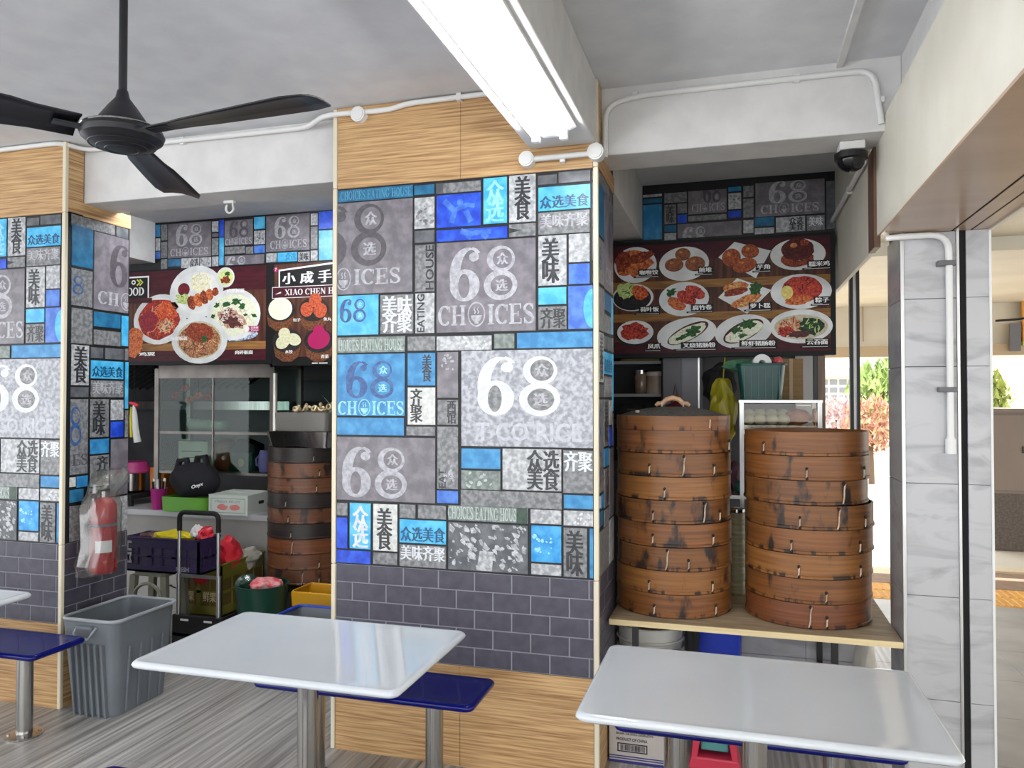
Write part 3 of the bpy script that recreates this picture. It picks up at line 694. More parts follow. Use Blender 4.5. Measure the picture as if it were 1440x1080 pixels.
def pillar(name, x0, x1, ydeep, label, vis):
    w = struct(MB().box(x0, x1, YF, ydeep, 0, CEIL).build(name, joint), label)
    z = CEIL - 0.002
    # timber-look panels, top and bottom, front and side
    xs = [x0 + 0.012, x0 + 0.637, x1 - 0.012]
    for a, b in zip(xs[:-1], xs[1:]):
        MB().box(a + .001, b - .001, YF - 0.006, YF, 2.648, z).build('wood_panel', wood, w)
        MB().box(a + .001, b - .001, YF - 0.006, YF, 0, 0.446).build('wood_panel', wood, w)
    MB().box(x1, x1 + 0.006, YF + .012, 3.395, 2.66, z).build('wood_panel', wood, w)
    MB().box(x1, x1 + 0.006, 3.395, ydeep, 2.655, 2.735).build('wood_panel', wood, w)
    MB().box(x1, x1 + 0.006, YF + .012, ydeep, 0, 0.446).build('wood_panel', wood, w)
    MB().box(x0 + .012, x1 - .012, YF - 0.0015, YF, 0.448, 0.868).build('mortar_bed', mortar, w)
    MB().box(x1, x1 + 0.0015, YF + .012, ydeep, 0.448, 0.868).build('mortar_bed', mortar, w)
    bricks(w, ('front', YF), max(x0, vis) + 0.012, x1 - 0.012, x1 - 0.0325 - 2 * BW)
    bricks(w, ('side', x1), YF + 0.012, ydeep, YF + 0.1)
    for xx in (x0, x1):
        for a, b, c in ((0, 0.868, 'lower'), (0.868, 2.65, 'mid'), (2.65, z, 'top')):
            MB().box(xx - 0.011, xx + 0.011, YF - 0.010, YF + 0.012, a, b - 0.001).build('corner_trim', cream_trim, w, bevel=0.004)
    return w
MURAL_FRONT_FIT = [(max(a, CX0 + .013), max(b, .872), min(c, CX1 - .0125), d, s, p) for a, b, c, d, s, p in MURAL_FRONT]
MURAL_SIDE_FIT = [(max(a, YF + .014), max(b, .872), min(c, 3.738), d, s, p) for a, b, c, d, s, p in MURAL_SIDE]
w_left = pillar('wall_left', LX0, LX1, 3.74, 'printed pillar at the left with tile mural and brick dado', -4.7)
w_mid = pillar('wall_centre', CX0, CX1, 3.765, 'wide pillar in the middle printed with 68 Choices tiles', -9)
mural(w_mid, MURAL_FRONT_FIT, ('front', YF), (-9, 9))
mural(w_left, MURAL_FRONT_FIT, ('front', YF), (-9, 9), dx=LX1 - CX1)
mural(w_left, MURAL_SIDE_FIT, ('side', LX1), (0, 9))
mural(w_mid, MURAL_SIDE_FIT, ('side', CX1), (0, 9))
# bulkheads above the stall signs
wb1 = struct(MB().box(-6.2, -1.31, 5.025, 5.12, 2.58, CEIL - .001).build('wall_back_left', joint), 'bulkhead with tile mural above the left menu sign')
mural(wb1, MURAL_BULK_L, ('front', 5.025), (-9, 9))
wb2 = struct(MB().box(-1.19, 0.584, 5.025, 5.12, 2.58, CEIL - .001).build('wall_back_right', joint), 'dim bulkhead with tile mural above the right menu sign')
mural(wb2, MURAL_BULK_R, ('front', 5.025), (-9, 9))
# concrete beams
struct(MB().box(LX1, CX0, 3.40, 3.64, 2.725, CEIL + .1).build('ceiling_beam', plaster, bevel=0.006), 'white beam between the two printed pillars')
struct(MB().box(CX1, 0.65, 3.40, 3.64, 2.735, CEIL + .1).build('ceiling_beam', plaster, bevel=0.006), 'white beam above the right menu sign')
struct(MB().box(-0.872, -0.575, -3.0, YF - .007, 2.752, CEIL).build('ceiling_beam', plaster, bevel=0.006), 'white beam carrying the fluorescent light')
struct(MB().box(-4.68, -4.395, 3.745, 5.015, 2.716, CEIL).build('ceiling_beam', plaster), 'white beam stub behind the left pillar')
struct(MB().box(-0.86, CX1, 3.77, 5.015, 2.675, CEIL).build('ceiling_beam', plaster), 'white beam stub behind the middle pillar')
# side beam with cream cladding along the open right front
rb = struct(MB().box(0.65, 0.95, -3.0, 3.52, 2.5, CEIL).build('ceiling_beam', plaster), 'white side beam above the open shopfront')
clad = struct(MB().box(0.585, 0.60, -3.0, 3.60, 2.345, 2.80).build('trim_1', cream), 'cream cladding board of the side beam')
sof = struct(MB().box(0.585, 0.848, -3.0, 3.515, 2.335, 2.345).box(0.858, 0.918, -3.0, 3.515, 2.335, 2.345).box(0.926, 0.985, -3.0, 3.515, 2.335, 2.345).build('trim_2', brown_sof), 'tan soffit panels under the side beam')
MB().box(0.848, 0.858, -3.0, 3.515, 2.338, 2.345).build('shutter_slot', matte_black, sof)
MB().box(0.918, 0.926, -3.0, 3.515, 2.338, 2.345).build('shutter_slot', matte_black, sof)
MB().box(0.985, 0.997, -3.0, 3.515, 2.33, 2.80).build('fascia', cream, sof)
MB().box(0.60, 0.985, -3.0, 3.515, 2.6, 2.62).build('soffit_backing', matte_black, sof)
c2 = struct(MB().box(0.585, 0.605, 3.76, 9.0, 2.305, CEIL).build('trim_3', cream), 'cream cladding running back past the column')
struct(MB().box(0.575, 0.60, 3.605, 3.755, 2.30, 2.735).build('trim_4', brown_trim), 'brown board end beside the dome camera')
# marble clad column at the right
colm = struct(MB().box(0.668, 0.985, 3.525, 3.80, 0, 2.60).build('wall_right', mat('column_core', (70, 70, 74), rough=0.8)), 'slim column clad in white marble tiles')
zs = [0, 0.42, 0.84, 1.30, 1.78, 2.06, 2.335]
for a, b in zip(zs[:-1], zs[1:]):
    MB().box(0.672, 0.866, 3.515, 3.525, a + .001, b - .001).build('marble_tile', marble, colm, bevel=0.0015, seg=1)
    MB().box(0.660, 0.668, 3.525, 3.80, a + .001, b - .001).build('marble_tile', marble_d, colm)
    MB().box(0.902, 0.985, 3.512, 3.525, a + .001, b - .001).build('marble_tile', marble, colm)
MB().box(0.659, 0.672, 3.512, 3.524, 0, 2.335).build('corner_trim', alu, colm)
MB().box(0.866, 0.876, 3.508, 3.524, 0, 2.335).build('corner_trim', alu, colm)
MB().box(0.876, 0.902, 3.522, 3.527, 0, 2.335).build('shutter_guide', matte_black, colm)
MB().box(0.983, 0.992, 3.508, 3.53, 0, 2.60).build('corner_trim', white_pl, colm)
# inner stall shells
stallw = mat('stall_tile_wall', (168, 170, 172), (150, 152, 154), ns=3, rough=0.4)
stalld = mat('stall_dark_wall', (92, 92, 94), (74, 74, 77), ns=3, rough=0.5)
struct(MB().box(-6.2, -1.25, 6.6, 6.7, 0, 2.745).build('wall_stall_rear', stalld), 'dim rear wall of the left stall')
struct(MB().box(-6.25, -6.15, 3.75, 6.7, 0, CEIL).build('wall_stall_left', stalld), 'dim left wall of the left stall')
struct(MB().box(-1.30, -1.20, 3.77, 6.7, 0, CEIL).build('wall_partition', stallw), 'partition between the two stalls')
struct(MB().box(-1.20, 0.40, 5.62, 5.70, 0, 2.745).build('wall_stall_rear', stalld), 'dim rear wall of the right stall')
# ------------------------------------------------------------------ tables and benches
table_m = mat('pale_grey_fibreglass', (206, 211, 215), (201, 206, 211), ns=3, rough=0.08, spec=0.6)
bench_m = mat('navy_fibreglass', (8, 16, 104), (6, 12, 92), ns=4, rough=0.12, spec=0.3)
def slab(w, d, t, r, lip, m, name, parent, z):
    pts = rrect(-w / 2, w / 2, -d / 2, d / 2, r, 5)
    mb = MB(); n = len(pts)
    def ring(s, zz): return [(p[0] * (1 - s / (w / 2)), p[1] * (1 - s / (d / 2)), zz) for p in pts]
    prof = [(0.03, z - t + .006), (0.012, z - t), (0.003, z - t + .006), (0, z - t * .5), (0.003, z - .006), (0.010, z), (0.018, z - .001), (0.030, z - .0025)]
    v = []; f = []
    for s, zz in prof: v += ring(s, zz)
    for i in range(len(prof) - 1):
        for k in range(n):
            k2 = (k + 1) % n
            f.append((i * n + k, i * n + k2, (i + 1) * n + k2, (i + 1) * n + k))
    f.append([k for k in range(n)][::-1]); f.append([(len(prof) - 1) * n + k for k in range(n)])
    mb.add(v, f)
    return mb.build(name, m, parent, smooth=50)
def post(parent, x, y, z, r=0.037):
    o = MB().cyl((x, y, 0.012), (x, y, z), r, n=24).build('leg', steel, parent, smooth=40)
    MB().lathe([(0.085, 0), (0.085, 0.008), (0.045, 0.013), (r, 0.014)], 28, (x, y, 0)).build('foot_flange', steel, o, smooth=30)
    for k in range(4):
        t = PI / 4 + k * PI / 2
        MB().cyl((x + .066 * math.cos(t), y + .066 * math.sin(t), .006), (x + .066 * math.cos(t), y + .066 * math.sin(t), .016), .007, n=6).build('bolt', steel, o)
    return o
def make_table(cx, label):
    t = thing('dining_table', label, 'table', (cx, 2.495, 0), group='fixed tables of the eating house')
    slab(1.0, 0.655, 0.027, 0.03, 0, table_m, 'table_top', t, 0.752)
    post(t, 0, 0, 0.730)
    MB().box(-.3, .3, -.03, .03, .724, .730).box(-.03, .03, -.2, .2, .723, .729).build('support_plate', mat('dark_steel', (52, 52, 56), rough=.4, metal=.7), t)
    return t
def make_bench(cx, cy, label):
    t = thing('bench', label, 'bench', (cx, cy, 0), group='fixed navy benches')
    slab(0.99, 0.32, 0.03, 0.03, 0, bench_m, 'seat', t, 0.452)
    post(t, -0.275, 0, 0.425); post(t, 0.275, 0, 0.425)
    MB().box(-.34, .34, -.05, .05, .420, .425).build('support_plate', MATS['dark_steel'], t)
    return t
make_table(-1.50, 'glossy pale grey table in front of the trolley and middle pillar')
make_table(0.05, 'glossy pale grey table in front of the bamboo steamers')
make_table(-3.63, 'pale grey table of which only a corner shows at the left edge')
make_bench(-1.485, 3.0, 'navy bench against the middle pillar')
make_bench(0.055, 3.0, 'navy bench hidden under the table by the steamers')
make_bench(-3.635, 2.98, 'navy bench beside the grey bin at the left')
make_bench(-1.485, 1.915, 'navy bench whose corner shows at the bottom edge')

# ------------------------------------------------------------------ ceiling fan
fan_m = mat('fan_black', (22, 22, 28), rough=0.38)
fx, fy, fz = -1.911, 2.03, 2.505
fan = thing('ceiling_fan', 'black three-blade ceiling fan on a long rod', 'fan', (fx, fy, fz))
MB().cyl((0, 0, .13), (0, 0, CEIL - fz - .02), 0.013, n=16).build('rod', fan_m, fan, smooth=40)
MB().lathe([(0.05, CEIL - fz - .001), (0.048, CEIL - fz - .03), (0.02, CEIL - fz - .055)], 24).build('ceiling_cup', fan_m, fan, smooth=40)
MB().lathe([(0.016, .145), (0.022, .12), (0.045, .09), (0.072, .05), (0.094, .018), (0.094, .010)], 32).build('bell_cover', fan_m, fan, smooth=40)
MB().lathe([(0.06, .02), (0.122, .014), (0.128, .002), (0.122, -.014), (0.10, -.032), (0.065, -.045), (0.02, -.049)], 40).build('motor_housing', fan_m, fan, smooth=25)
for q, rr in enumerate((0.05, 0.075, 0.1)):
    zz = (-.047, -.041, -.0325)[q]
    MB().tube([(rr * math.cos(2 * PI * k / 32), rr * math.sin(2 * PI * k / 32), zz) for k in range(32)], 0.0022, 6, closed=True).build('cooling_ring', fan_m, fan)
MB().tube([(0.118 * math.cos(2 * PI * k / 40), 0.118 * math.sin(2 * PI * k / 40), .018) for k in range(40)], 0.004, 6, closed=True).build('chrome_ring', steel, fan)
bl = MB(); v = []; f = []
N = 10
for i in range(N + 1):
    s = i / N; x = 0.13 + s * 0.63
    wd = 0.062 + 0.018 * math.sin(s * PI * .55) + (0.010 if s > .2 else 0)
    if i == N: wd *= 0.8
    tw = R(16 - 8 * s); camb = 0.010
    for jx, j in enumerate((-1, -.5, 0, .5, 1)):
        yy = j * wd; zz = camb * (1 - j * j)
        v.append((x, yy * math.cos(tw), yy * math.sin(tw) + zz + .004)); 
for i in range(N + 1):
    s = i / N; x = 0.13 + s * 0.63
for i in range(N):
    for j in range(4): f.append((i * 5 + j, (i + 1) * 5 + j, (i + 1) * 5 + j + 1, i * 5 + j + 1))
bl.add(v, f)
blade_me = bl.mesh('blade', fan_m, 60)
for a in (-6, 116, 238):
    o = link('blade', blade_me, fan); o.rotation_euler = (0, 0, R(a))
    sd = o.modifiers.new('thickness', 'SOLIDIFY'); sd.thickness = 0.005
    MB().box(0.09, 0.20, -.02, .02, -.004, .004).build('blade_bracket', fan_m, o, bevel=.002)

# ------------------------------------------------------------------ fluorescent fittings
tube_em = mat('lamp_tube', (250, 252, 255), emit=14.0)
lamp_white = mat('lamp_white_enamel', (240, 241, 242), rough=0.3)
def tube_light(x, y0, y1, z, label, tw=0.115, em=None):
    t = thing('tube_light', label, 'lamp', (x, (y0 + y1) / 2, z), group='fluorescent fittings')
    h = (y1 - y0) / 2
    MB().prism([(-.105, 0), (-.105, -.012), (-.028, -.045), (.028, -.045), (.105, -.012), (.105, 0)], -h, h, M=Matrix.Rotation(R(90), 4, 'X')).build('housing', lamp_white, t)
    for s in (-1, 1):
        b = MB().cyl((s * tw / 2, -h + .03, -.046), (s * tw / 2, h - .03, -.046), 0.014, n=14).build('lamp_tube', em or tube_em, t, smooth=40)
        for e in (-1, 1):
            MB().box(s * tw / 2 - .016, s * tw / 2 + .016, e * (h - .018) - .014, e * (h - .018) + .014, -.066, -.01).build('lamp_holder', lamp_white, t, bevel=.003)
    return t
tube_light(-0.715, 1.72, 3.02, 2.752, 'lit twin tube light under the beam above the middle pillar')
tube_light(-0.715, -1.2, 0.1, 2.752, 'lit twin tube light further along the beam behind the viewer')
tube_light(-3.5, -0.4, 0.9, CEIL, 'lit twin tube light on the ceiling left of the fan')
tube_light(-2.6, -2.6, -1.3, CEIL, 'lit twin tube light on the ceiling far behind the viewer')
tube_light(-2.35, 3.66, 4.26, CEIL, 'lit twin tube light hidden above the lettered menu sign', em=mat('lamp_tube_bay', (250, 252, 255), emit=45.0))
tube_light(-3.35, 3.66, 4.26, CEIL, 'lit twin tube light hidden above the noodle menu sign', em=mat('lamp_tube_bay', (250, 252, 255), emit=45.0))  # second bay fitting, added only for a brighter bulkhead

# ------------------------------------------------------------------ conduits, hook, dome camera
def conduit(name, pts, r, label, boxes=(), clips=(), m=white_pl):
    t = thing(name, label, 'pipe', pts[0])
    o = Vector(pts[0])
    P = [Vector(p) - o for p in pts]
    # round the corners
    Q = [P[0]]
    for a, b, c in zip(P[:-2], P[1:-1], P[2:]):
        k = min(.07, (a - b).length * .45, (c - b).length * .45)
        p0 = b + (a - b).normalized() * k; p1 = b + (c - b).normalized() * k
        for s in range(6):
            u = s / 5; Q.append(p0 * (1 - u) ** 2 + b * 2 * u * (1 - u) + p1 * u * u)
    Q.append(P[-1])
    MB().tube(Q, r, 10).build('pipe', m, t, smooth=50)
    for b in boxes:
        p = Vector(b[0]) - o; d = Vector(b[1])
        MB().cyl(p - d * .5, p + d * .5, b[2], n=20).build('junction_box', m, t, smooth=40)
        MB().cyl(p + d * .5, p + d * .62, b[2] * .8, n=20).build('box_cover', m, t, smooth=40)
    for c_ in clips:
        p = Vector(c_[0]) - o; s = c_[1]
        MB().box(p.x - s[0], p.x + s[0], p.y - s[1], p.y + s[1], p.z - s[2], p.z + s[2]).build('saddle_clip', c_[2] if len(c_) > 2 else m, t, bevel=.002)
    return t
yw = YF - 0.02
conduit('conduit', [(-4.7, yw - .005, 3.018), (-3.47, yw - .005, 3.018), (-3.42, 3.378, 3.012), (-2.05, 3.378, 3.002), (-1.88, yw - .012, 3.0), (-1.55, yw, 2.995), (-1.45, yw, 3.015), (-0.90, yw, 3.018)], 0.0125,
        'white conduit along the ceiling from left pillar to middle pillar', boxes=[((-1.70, yw - .005, 2.985), (0, -.035, 0), .036)], clips=[((-2.8, 3.39, 3.008), (.012, .012, .02)), ((-1.2, yw + .004, 3.017), (.012, .016, .017))])
conduit('conduit', [(-0.878, yw - .01, 2.700), (-0.59, yw - .01, 2.702)], 0.0125, 'short white conduit under the beam end on the middle pillar',
        boxes=[((-0.878, yw - .004, 2.70), (0, -.05, 0), .034), ((-0.572, yw - .004, 2.705), (0, -.05, 0), .036)], clips=[((-.72, yw + .005, 2.69), (.012, .016, .014))])
conduit('conduit', [(-0.553, 3.38, 2.72), (-0.553, 3.385, 2.955), (-.40, 3.388, 2.985), (0.545, 3.388, 2.985), (0.572, 3.388, 2.76)], 0.0125,
        'white conduit bent along the top of the right beam', clips=[((-.42, 3.392, 2.985), (.012, .012, .018)), ((.25, 3.392, 2.985), (.012, .012, .018)), ((.566, 3.392, 2.86), (.018, .012, .012))])
conduit('conduit', [(0.565, 3.80, 2.725), (0.565, 5.0, 2.725)], 0.012, 'white conduit running back under the stall ceiling', clips=[((.57, 4.3, 2.727), (.014, .012, .018))])
grey_clip = mat('grey_clip', (96, 96, 98), rough=.4)
conduit('conduit', [(0.60, 3.497, 2.315), (0.67, 3.494, 2.318), (0.835, 3.494, 2.318), (0.835, 3.494, 1.48)], 0.013, 'white conduit curving down the marble column',
        boxes=[((0.835, 3.494, 1.455), (0, 0, .06), .02)], clips=[((.825, 3.496, 2.20), (.034, .019, .010), grey_clip), ((.825, 3.496, 1.685), (.034, .019, .010), grey_clip)])
hk = thing('ceiling_hook', 'white horseshoe hook under the left beam', 'hook', (-2.645, 3.575, 2.724))
MB().tube([(.02, 0, -.012), (.02, 0, -.03)] + arc((0, 0, -.04), .024, 20, -200, 12) + [(-.016, 0, -.02)], 0.006, 8).build('hook_ring', white_pl, hk, smooth=50)
MB().box(-.03, .03, -.012, .012, -.012, .004).build('hook_plate', white_pl, hk)
dc = thing('dome_camera', 'black dome security camera under the right beam', 'camera', (0.475, 3.53, 2.733))
MB().box(-.05, .05, -.05, .05, -.035, 0).build('mount', plaster, dc, bevel=.004)
MB().lathe([(.055, -.035), (.066, -.042), (.066, -.066), (.058, -.072)], 32).build('housing', black_m, dc, smooth=40)
MB().lathe([(.056, -.072), (.052, -.09), (.04, -.108), (.02, -.118), (.003, -.121)], 28).build('dome', mat('smoked_dome', (16, 16, 20), rough=0.06), dc, smooth=60)

# ------------------------------------------------------------------ menu signs
FOOD = {'china': ((222, 224, 222), (204, 206, 205)), 'china2': ((230, 231, 228), (214, 216, 213)), 'chili': ((170, 50, 30), (112, 22, 24)), 'carrot': ((214, 92, 40), (170, 52, 30)),
 'maroonf': ((110, 20, 40), (150, 34, 44)), 'noodle': ((224, 170, 130), (170, 104, 70)), 'rice': ((238, 236, 206), (222, 216, 178)), 'darkred': ((90, 12, 26), (120, 24, 36)),
 'cucumber': ((150, 178, 92), (196, 208, 140)), 'char': ((150, 66, 36), (100, 36, 24)), 'chicken': ((210, 120, 66), (166, 70, 38)), 'greensoup': ((190, 206, 120), (214, 222, 160)),
 'leaf': ((22, 64, 30), (48, 98, 40)), 'darkleaf': ((20, 40, 30), (50, 70, 54)), 'bluechina': ((80, 110, 150), (200, 210, 220)), 'milksoup': ((228, 230, 206), (210, 214, 186)),
 'pork': ((202, 164, 140), (150, 104, 90)), 'darkmeat': ((96, 50, 46), (60, 30, 32)), 'beige': ((196, 192, 166), (176, 168, 138)), 'noodlebrown': ((180, 132, 88), (120, 74, 50)),
 'ball': ((150, 92, 60), (122, 70, 46)), 'puff': ((176, 92, 48), (130, 58, 34)), 'darkglaze': ((60, 20, 18), (96, 34, 24)), 'darkbowl': ((26, 24, 26), (44, 40, 40)),
 'redroll': ((190, 70, 52), (140, 38, 36)), 'toast': ((216, 148, 86), (176, 98, 54)), 'lemon': ((226, 210, 130), (206, 184, 96)), 'darksauce': ((60, 18, 18), (80, 30, 26)),
 'magenta': ((190, 30, 120), (150, 16, 90)), 'bowlwood': ((120, 74, 44), (80, 46, 28)), 'dumpling': ((216, 214, 180), (196, 194, 158)), 'bao': ((236, 236, 212), (222, 222, 196)), 'glaze': ((196, 96, 58), (150, 54, 34))}
def food(k):
    return mat('print_' + k, FOOD[k][0], FOOD[k][1], ns=75 if k not in ('china', 'china2') else 8, detail=6, lo=.4, hi=.6, rough=0.5, spec=0.25)
print_black = mat('print_black', (14, 14, 16), rough=0.5, spec=0.25)
print_maroon = mat('print_maroon', (74, 18, 30), (54, 12, 24), scale=(1, 1, 4), ns=9, rough=0.5, spec=0.25)
print_wood = mat('print_wood', (92, 54, 36), (58, 32, 26), scale=(14, 14, 1.2), ns=3, rough=0.5, spec=0.25)
print_table = mat('print_table', (150, 108, 56), (116, 78, 40), scale=(2, 2, 24), ns=3, rough=0.5, spec=0.25)
print_white = mat('print_white', (232, 232, 230), rough=0.3)
print_mag = mat('print_magenta', (160, 24, 84), rough=0.3)
YS = 4.90
# sign artwork is drawn on a 0.576 m high master and enlarged to the 0.73 m high signs
AK = 1.2727
ART = Matrix(((AK, 0, 0, 0), (0, AK, 0, 1.65 - 1.65 * AK), (0, 0, 1, 0), (0, 0, 0, 1)))
def print_part(name, mb, mats, parent):
    o = mb.build(name, mats, parent); o.data.transform(ART); o.rotation_euler = (R(90), 0, 0); o.location = (0, YS - 0.0006, 0)
    return o
def rect(mb, x0, z0, x1, z1, d=0.0, mi=0): mb.poly([(x0, z0), (x1, z0), (x1, z1), (x0, z1)], d, mi)
ACCENT = {'chili': ('carrot', 'noodle', 60, .0045), 'carrot': ('chili', 'toast', 30, .004), 'noodlebrown': ('noodle', 'darkmeat', 70, .004), 'pork': ('darkmeat', 'china', 34, .006), 'noodle': ('beige', 'darkmeat', 26, .004),
 'char': ('chicken', 'darkglaze', 8, .004), 'chicken': ('toast', 'char', 14, .004), 'redroll': ('carrot', 'darkred', 22, .005), 'cucumber': ('leaf', 'greensoup', 8, .005), 'darkleaf': ('leaf', 'cucumber', 22, .005),
 'milksoup': ('beige', 'china2', 24, .005), 'magenta': ('maroonf', 'china', 14, .004), 'toast': ('char', 'lemon', 10, .005), 'rice': ('china', 'beige', 26, .003)}
def dishes(sign, table):
    lay = 0
    for nm, els in table:
        base = None; q = 0
        name = 'printed_' + nm.replace(' ', '_')
        d0 = 0.001 + lay * 0.0006; lay += 1
        start = 0; mats = []; mb = MB()
        if els[0] == 'quad':
            mb.poly([els[1][i] for i in (0, 3, 2, 1)], d0, 0); mats.append(food('china')); start = 2; q = 1
        for e in els[start:]:
            if e[5] not in [m.name.replace('print_', '') for m in mats]: mats.append(food(e[5]))
            mi = [m.name.replace('print_', '') for m in mats].index(e[5])
            mb.ell(e[0], e[1], e[2], e[3], d0 + q * 0.0002, 30 if not e[6] else 22, e[4], mi, e[6], int(abs(e[0] * 977 + e[1] * 331)))
            q += 1
            acc = ACCENT.get(e[5])
            if acc:
                rnd = random.Random(int(abs(e[0] * 5077 + e[1] * 911)))
                for k in range(acc[2]):
                    m2 = food(acc[k % 2])
                    if m2 not in mats: mats.append(m2)
                    a = rnd.random() * 2 * PI; rr = math.sqrt(rnd.random()) * .82
                    x = e[2] * rr * math.cos(a); y = e[3] * rr * math.sin(a)
                    cx = e[0] + x * math.cos(e[4]) - y * math.sin(e[4]); cy = e[1] + x * math.sin(e[4]) + y * math.cos(e[4])
                    L = min(e[2], e[3]) * rnd.uniform(.18, .42); t = rnd.random() * PI; bend = rnd.uniform(-.5, .5)
                    pts = [(cx + L * u * math.cos(t) - L * bend * u * u * math.sin(t), cy + L * u * math.sin(t) + L * bend * u * u * math.cos(t)) for u in (-1, -.5, 0, .5, 1)]
                    mb.ribbon(pts, [.0012, acc[3], acc[3], acc[3], .0012], d0 + q * 0.0002 - .00016 + k * 1e-6, mats.index(m2))
            elif e[5] in ('ball', 'puff', 'darkglaze'):
                for key, fx_, fy_, s_ in (('darkmeat', .12, -.35, .62), (e[5], .02, -.05, .80), ('toast', -.25, .38, .22)):
                    m2 = food(key)
                    if m2 not in mats: mats.append(m2)
                    mb.ell(e[0] + fx_ * e[2], e[1] + fy_ * e[3], e[2] * s_, e[3] * s_, d0 + q * .0002 - .00015 + s_ * 0, 18, e[4], mats.index(m2), .04, 3); q += .2
        print_part(name, mb, mats, sign)
def sign_box(name, label, x0, x1, z0, z1):
    s = thing(name, label, 'sign')
    MB().box(x0 * AK, x1 * AK, YS, YS + 0.115, 1.65 + (z0 - 1.65) * AK, 1.65 + (z1 - 1.65) * AK).build('casing', print_black, s)
    return s
s1 = sign_box('menu_sign', 'dark red menu sign with noodle and rice plates', -4.20, -2.56, 1.852, 2.428)
mb = MB(); rect(mb, -4.19, 1.98, -2.60, 2.418); print_part('printed_backdrop', mb, print_wood, s1)
mb = MB(); rect(mb, -4.19, 2.28, -2.60, 2.418, .0003); rect(mb, -4.19, 1.872, -2.60, 1.935, .0003); print_part('printed_band', mb, print_maroon, s1)
mb = MB(); rect(mb, -4.19, 1.935, -2.60, 1.98, .0003); print_part('printed_table', mb, print_table, s1)
dishes(s1, DISH_L)
mb = MB(); rect(mb, -3.72, 2.258, -3.4115, 2.392, .006, 1); rect(mb, -3.72, 2.258, -3.421, 2.382, .0064, 0)
put_serif(mb, 'FOOD', -3.612, 2.275, -3.446, 2.324, .0068, 1); mb.ribbon([(-3.50, 2.372), (-3.478, 2.354), (-3.50, 2.336)], .010, .0068, 2); mb.ribbon([(-3.48, 2.372), (-3.458, 2.354), (-3.48, 2.336)], .010, .0068, 2)
mb.ell(-3.525, 2.356, .016, .014, .0068, 14, mi=1); mb.ell(-3.525, 2.356, .008, .007, .007, 12, mi=0)
print_part('stall_name', mb, [print_black, print_white, mat('print_lime', (196, 206, 60), rough=.3)], s1)
mb = MB(); rect(mb, -3.72, 2.229, -3.389, 2.257, .006); print_part('printed_ribbon', mb, print_maroon, s1)
mb = MB(); rect(mb, -2.72, 2.036, -2.637, 2.068, .009); mb.ell(-2.722, 2.052, .017, .017, .0092, 16, mi=1)
put_text(mb, '云吞面', -2.695, 2.052, -2.645, 2.064, .0092, 1); put_text(mb, 'Wanton', -2.695, 2.040, -2.645, 2.049, .0092, 1)
print_part('printed_tag', mb, [print_mag, print_white], s1)
for i, (t, x, z) in enumerate((('鸡丝板面', -2.86, 2.265), ('辣椒板面', -3.25, 1.995), ('肉碎板面', -2.80, 1.905), ('鸡翼', -3.48, 1.905))):
    mb = MB(); put_text(mb, t, x, z, x + .12, z + .024, .0095); print_part('lettering', mb, print_white, s1)
s2 = sign_box('menu_sign', 'menu sign of small bowls lettered Xiao Chen', -2.556, -1.84, 1.836, 2.428)
mb = MB(); rect(mb, -2.545, 1.885, -1.85, 2.418); print_part('printed_backdrop', mb, print_wood, s2)
mb = MB(); mb.poly([(-2.556, 2.428), (-2.60, 2.428), (-2.556, 1.87), (-2.50, 1.87)][::1], .0004); print_part('printed_divider', mb, print_black, s2)
mb = MB(); mb.ell(-2.535, 2.389, .015, .015, .001, 18, mi=0); put_text(mb, '7', -2.541, 2.380, -2.529, 2.398, .0014, 1); print_part('stall_number', mb, [print_mag, print_white], s2)
mb = MB(); mb.poly([(-2.517, 2.288), (-1.85, 2.288), (-1.85, 2.418), (-2.17, 2.414), (-2.517, 2.387)], .001, 1)
mb.poly([(-2.508, 2.288), (-1.85, 2.288), (-1.85, 2.405), (-2.17, 2.404), (-2.508, 2.378)], .0014, 0)
for k, ch in enumerate('小成手工面'): put_text(mb, ch, -2.493 + k * .115, 2.302, -2.493 + k * .115 + .088, 2.366 + k * .004, .0018, 1, bold=.03)
print_part('stall_name', mb, [print_black, print_white], s2)
mb = MB(); rect(mb, -2.5585, 2.222, -1.85, 2.288, .0022, 1); rect(mb, -2.555, 2.2255, -1.85, 2.2845, .0026, 0)
put_serif(mb, 'XIAO CHEN HAND', -2.475, 2.238, -2.06, 2.272, .003, 1); mb.ribbon([(-2.535, 2.246), (-2.50, 2.256)], [.002, .008], .003, 1)
print_part('stall_name', mb, [print_maroon, print_white], s2)
def bowlpic(cx, cz, rx, rz, items, name):
    mb = MB()
    mb.poly([(cx - rx, cz), (cx - rx * .8, cz - rz * 1.3), (cx - rx * .3, cz - rz * 1.75), (cx + rx * .3, cz - rz * 1.75), (cx + rx * .8, cz - rz * 1.3), (cx + rx, cz)], .004, 0)
    mb.ell(cx, cz, rx, rz, .0044, mi=1)
    for j, (ox, oz, a, b, rot) in enumerate(items): mb.ell(cx + ox * rx, cz + oz * rz, a * rx, b * rz, .0048 + j * .0002, 22, rot, 2)
    return mb
for nm, cx, cz, k, its in (('bao', -2.503, 2.155, 'bao', [(0, .1, .82, .95, 0)]), ('meatballs', -2.289, 2.152, 'glaze', [(-.45, 0, .42, .6, 0), (.45, -.1, .45, .62, 0), (.12, .75, .42, .6, 0)]),
                           ('dumplings', -2.457, 1.978, 'dumpling', [(-.3, -.1, .5, .55, .5), (.45, .1, .5, .5, -.3), (-.2, .6, .4, .5, .2)]), ('pink_noodles', -2.254, 1.974, 'magenta', [(0, .1, .75, .8, .2), (0, .7, .4, .6, 0)])):
    print_part('printed_' + nm, bowlpic(cx, cz, .095, .068, its, nm), [food('bowlwood'), food('darkbowl'), food(k)], s2)
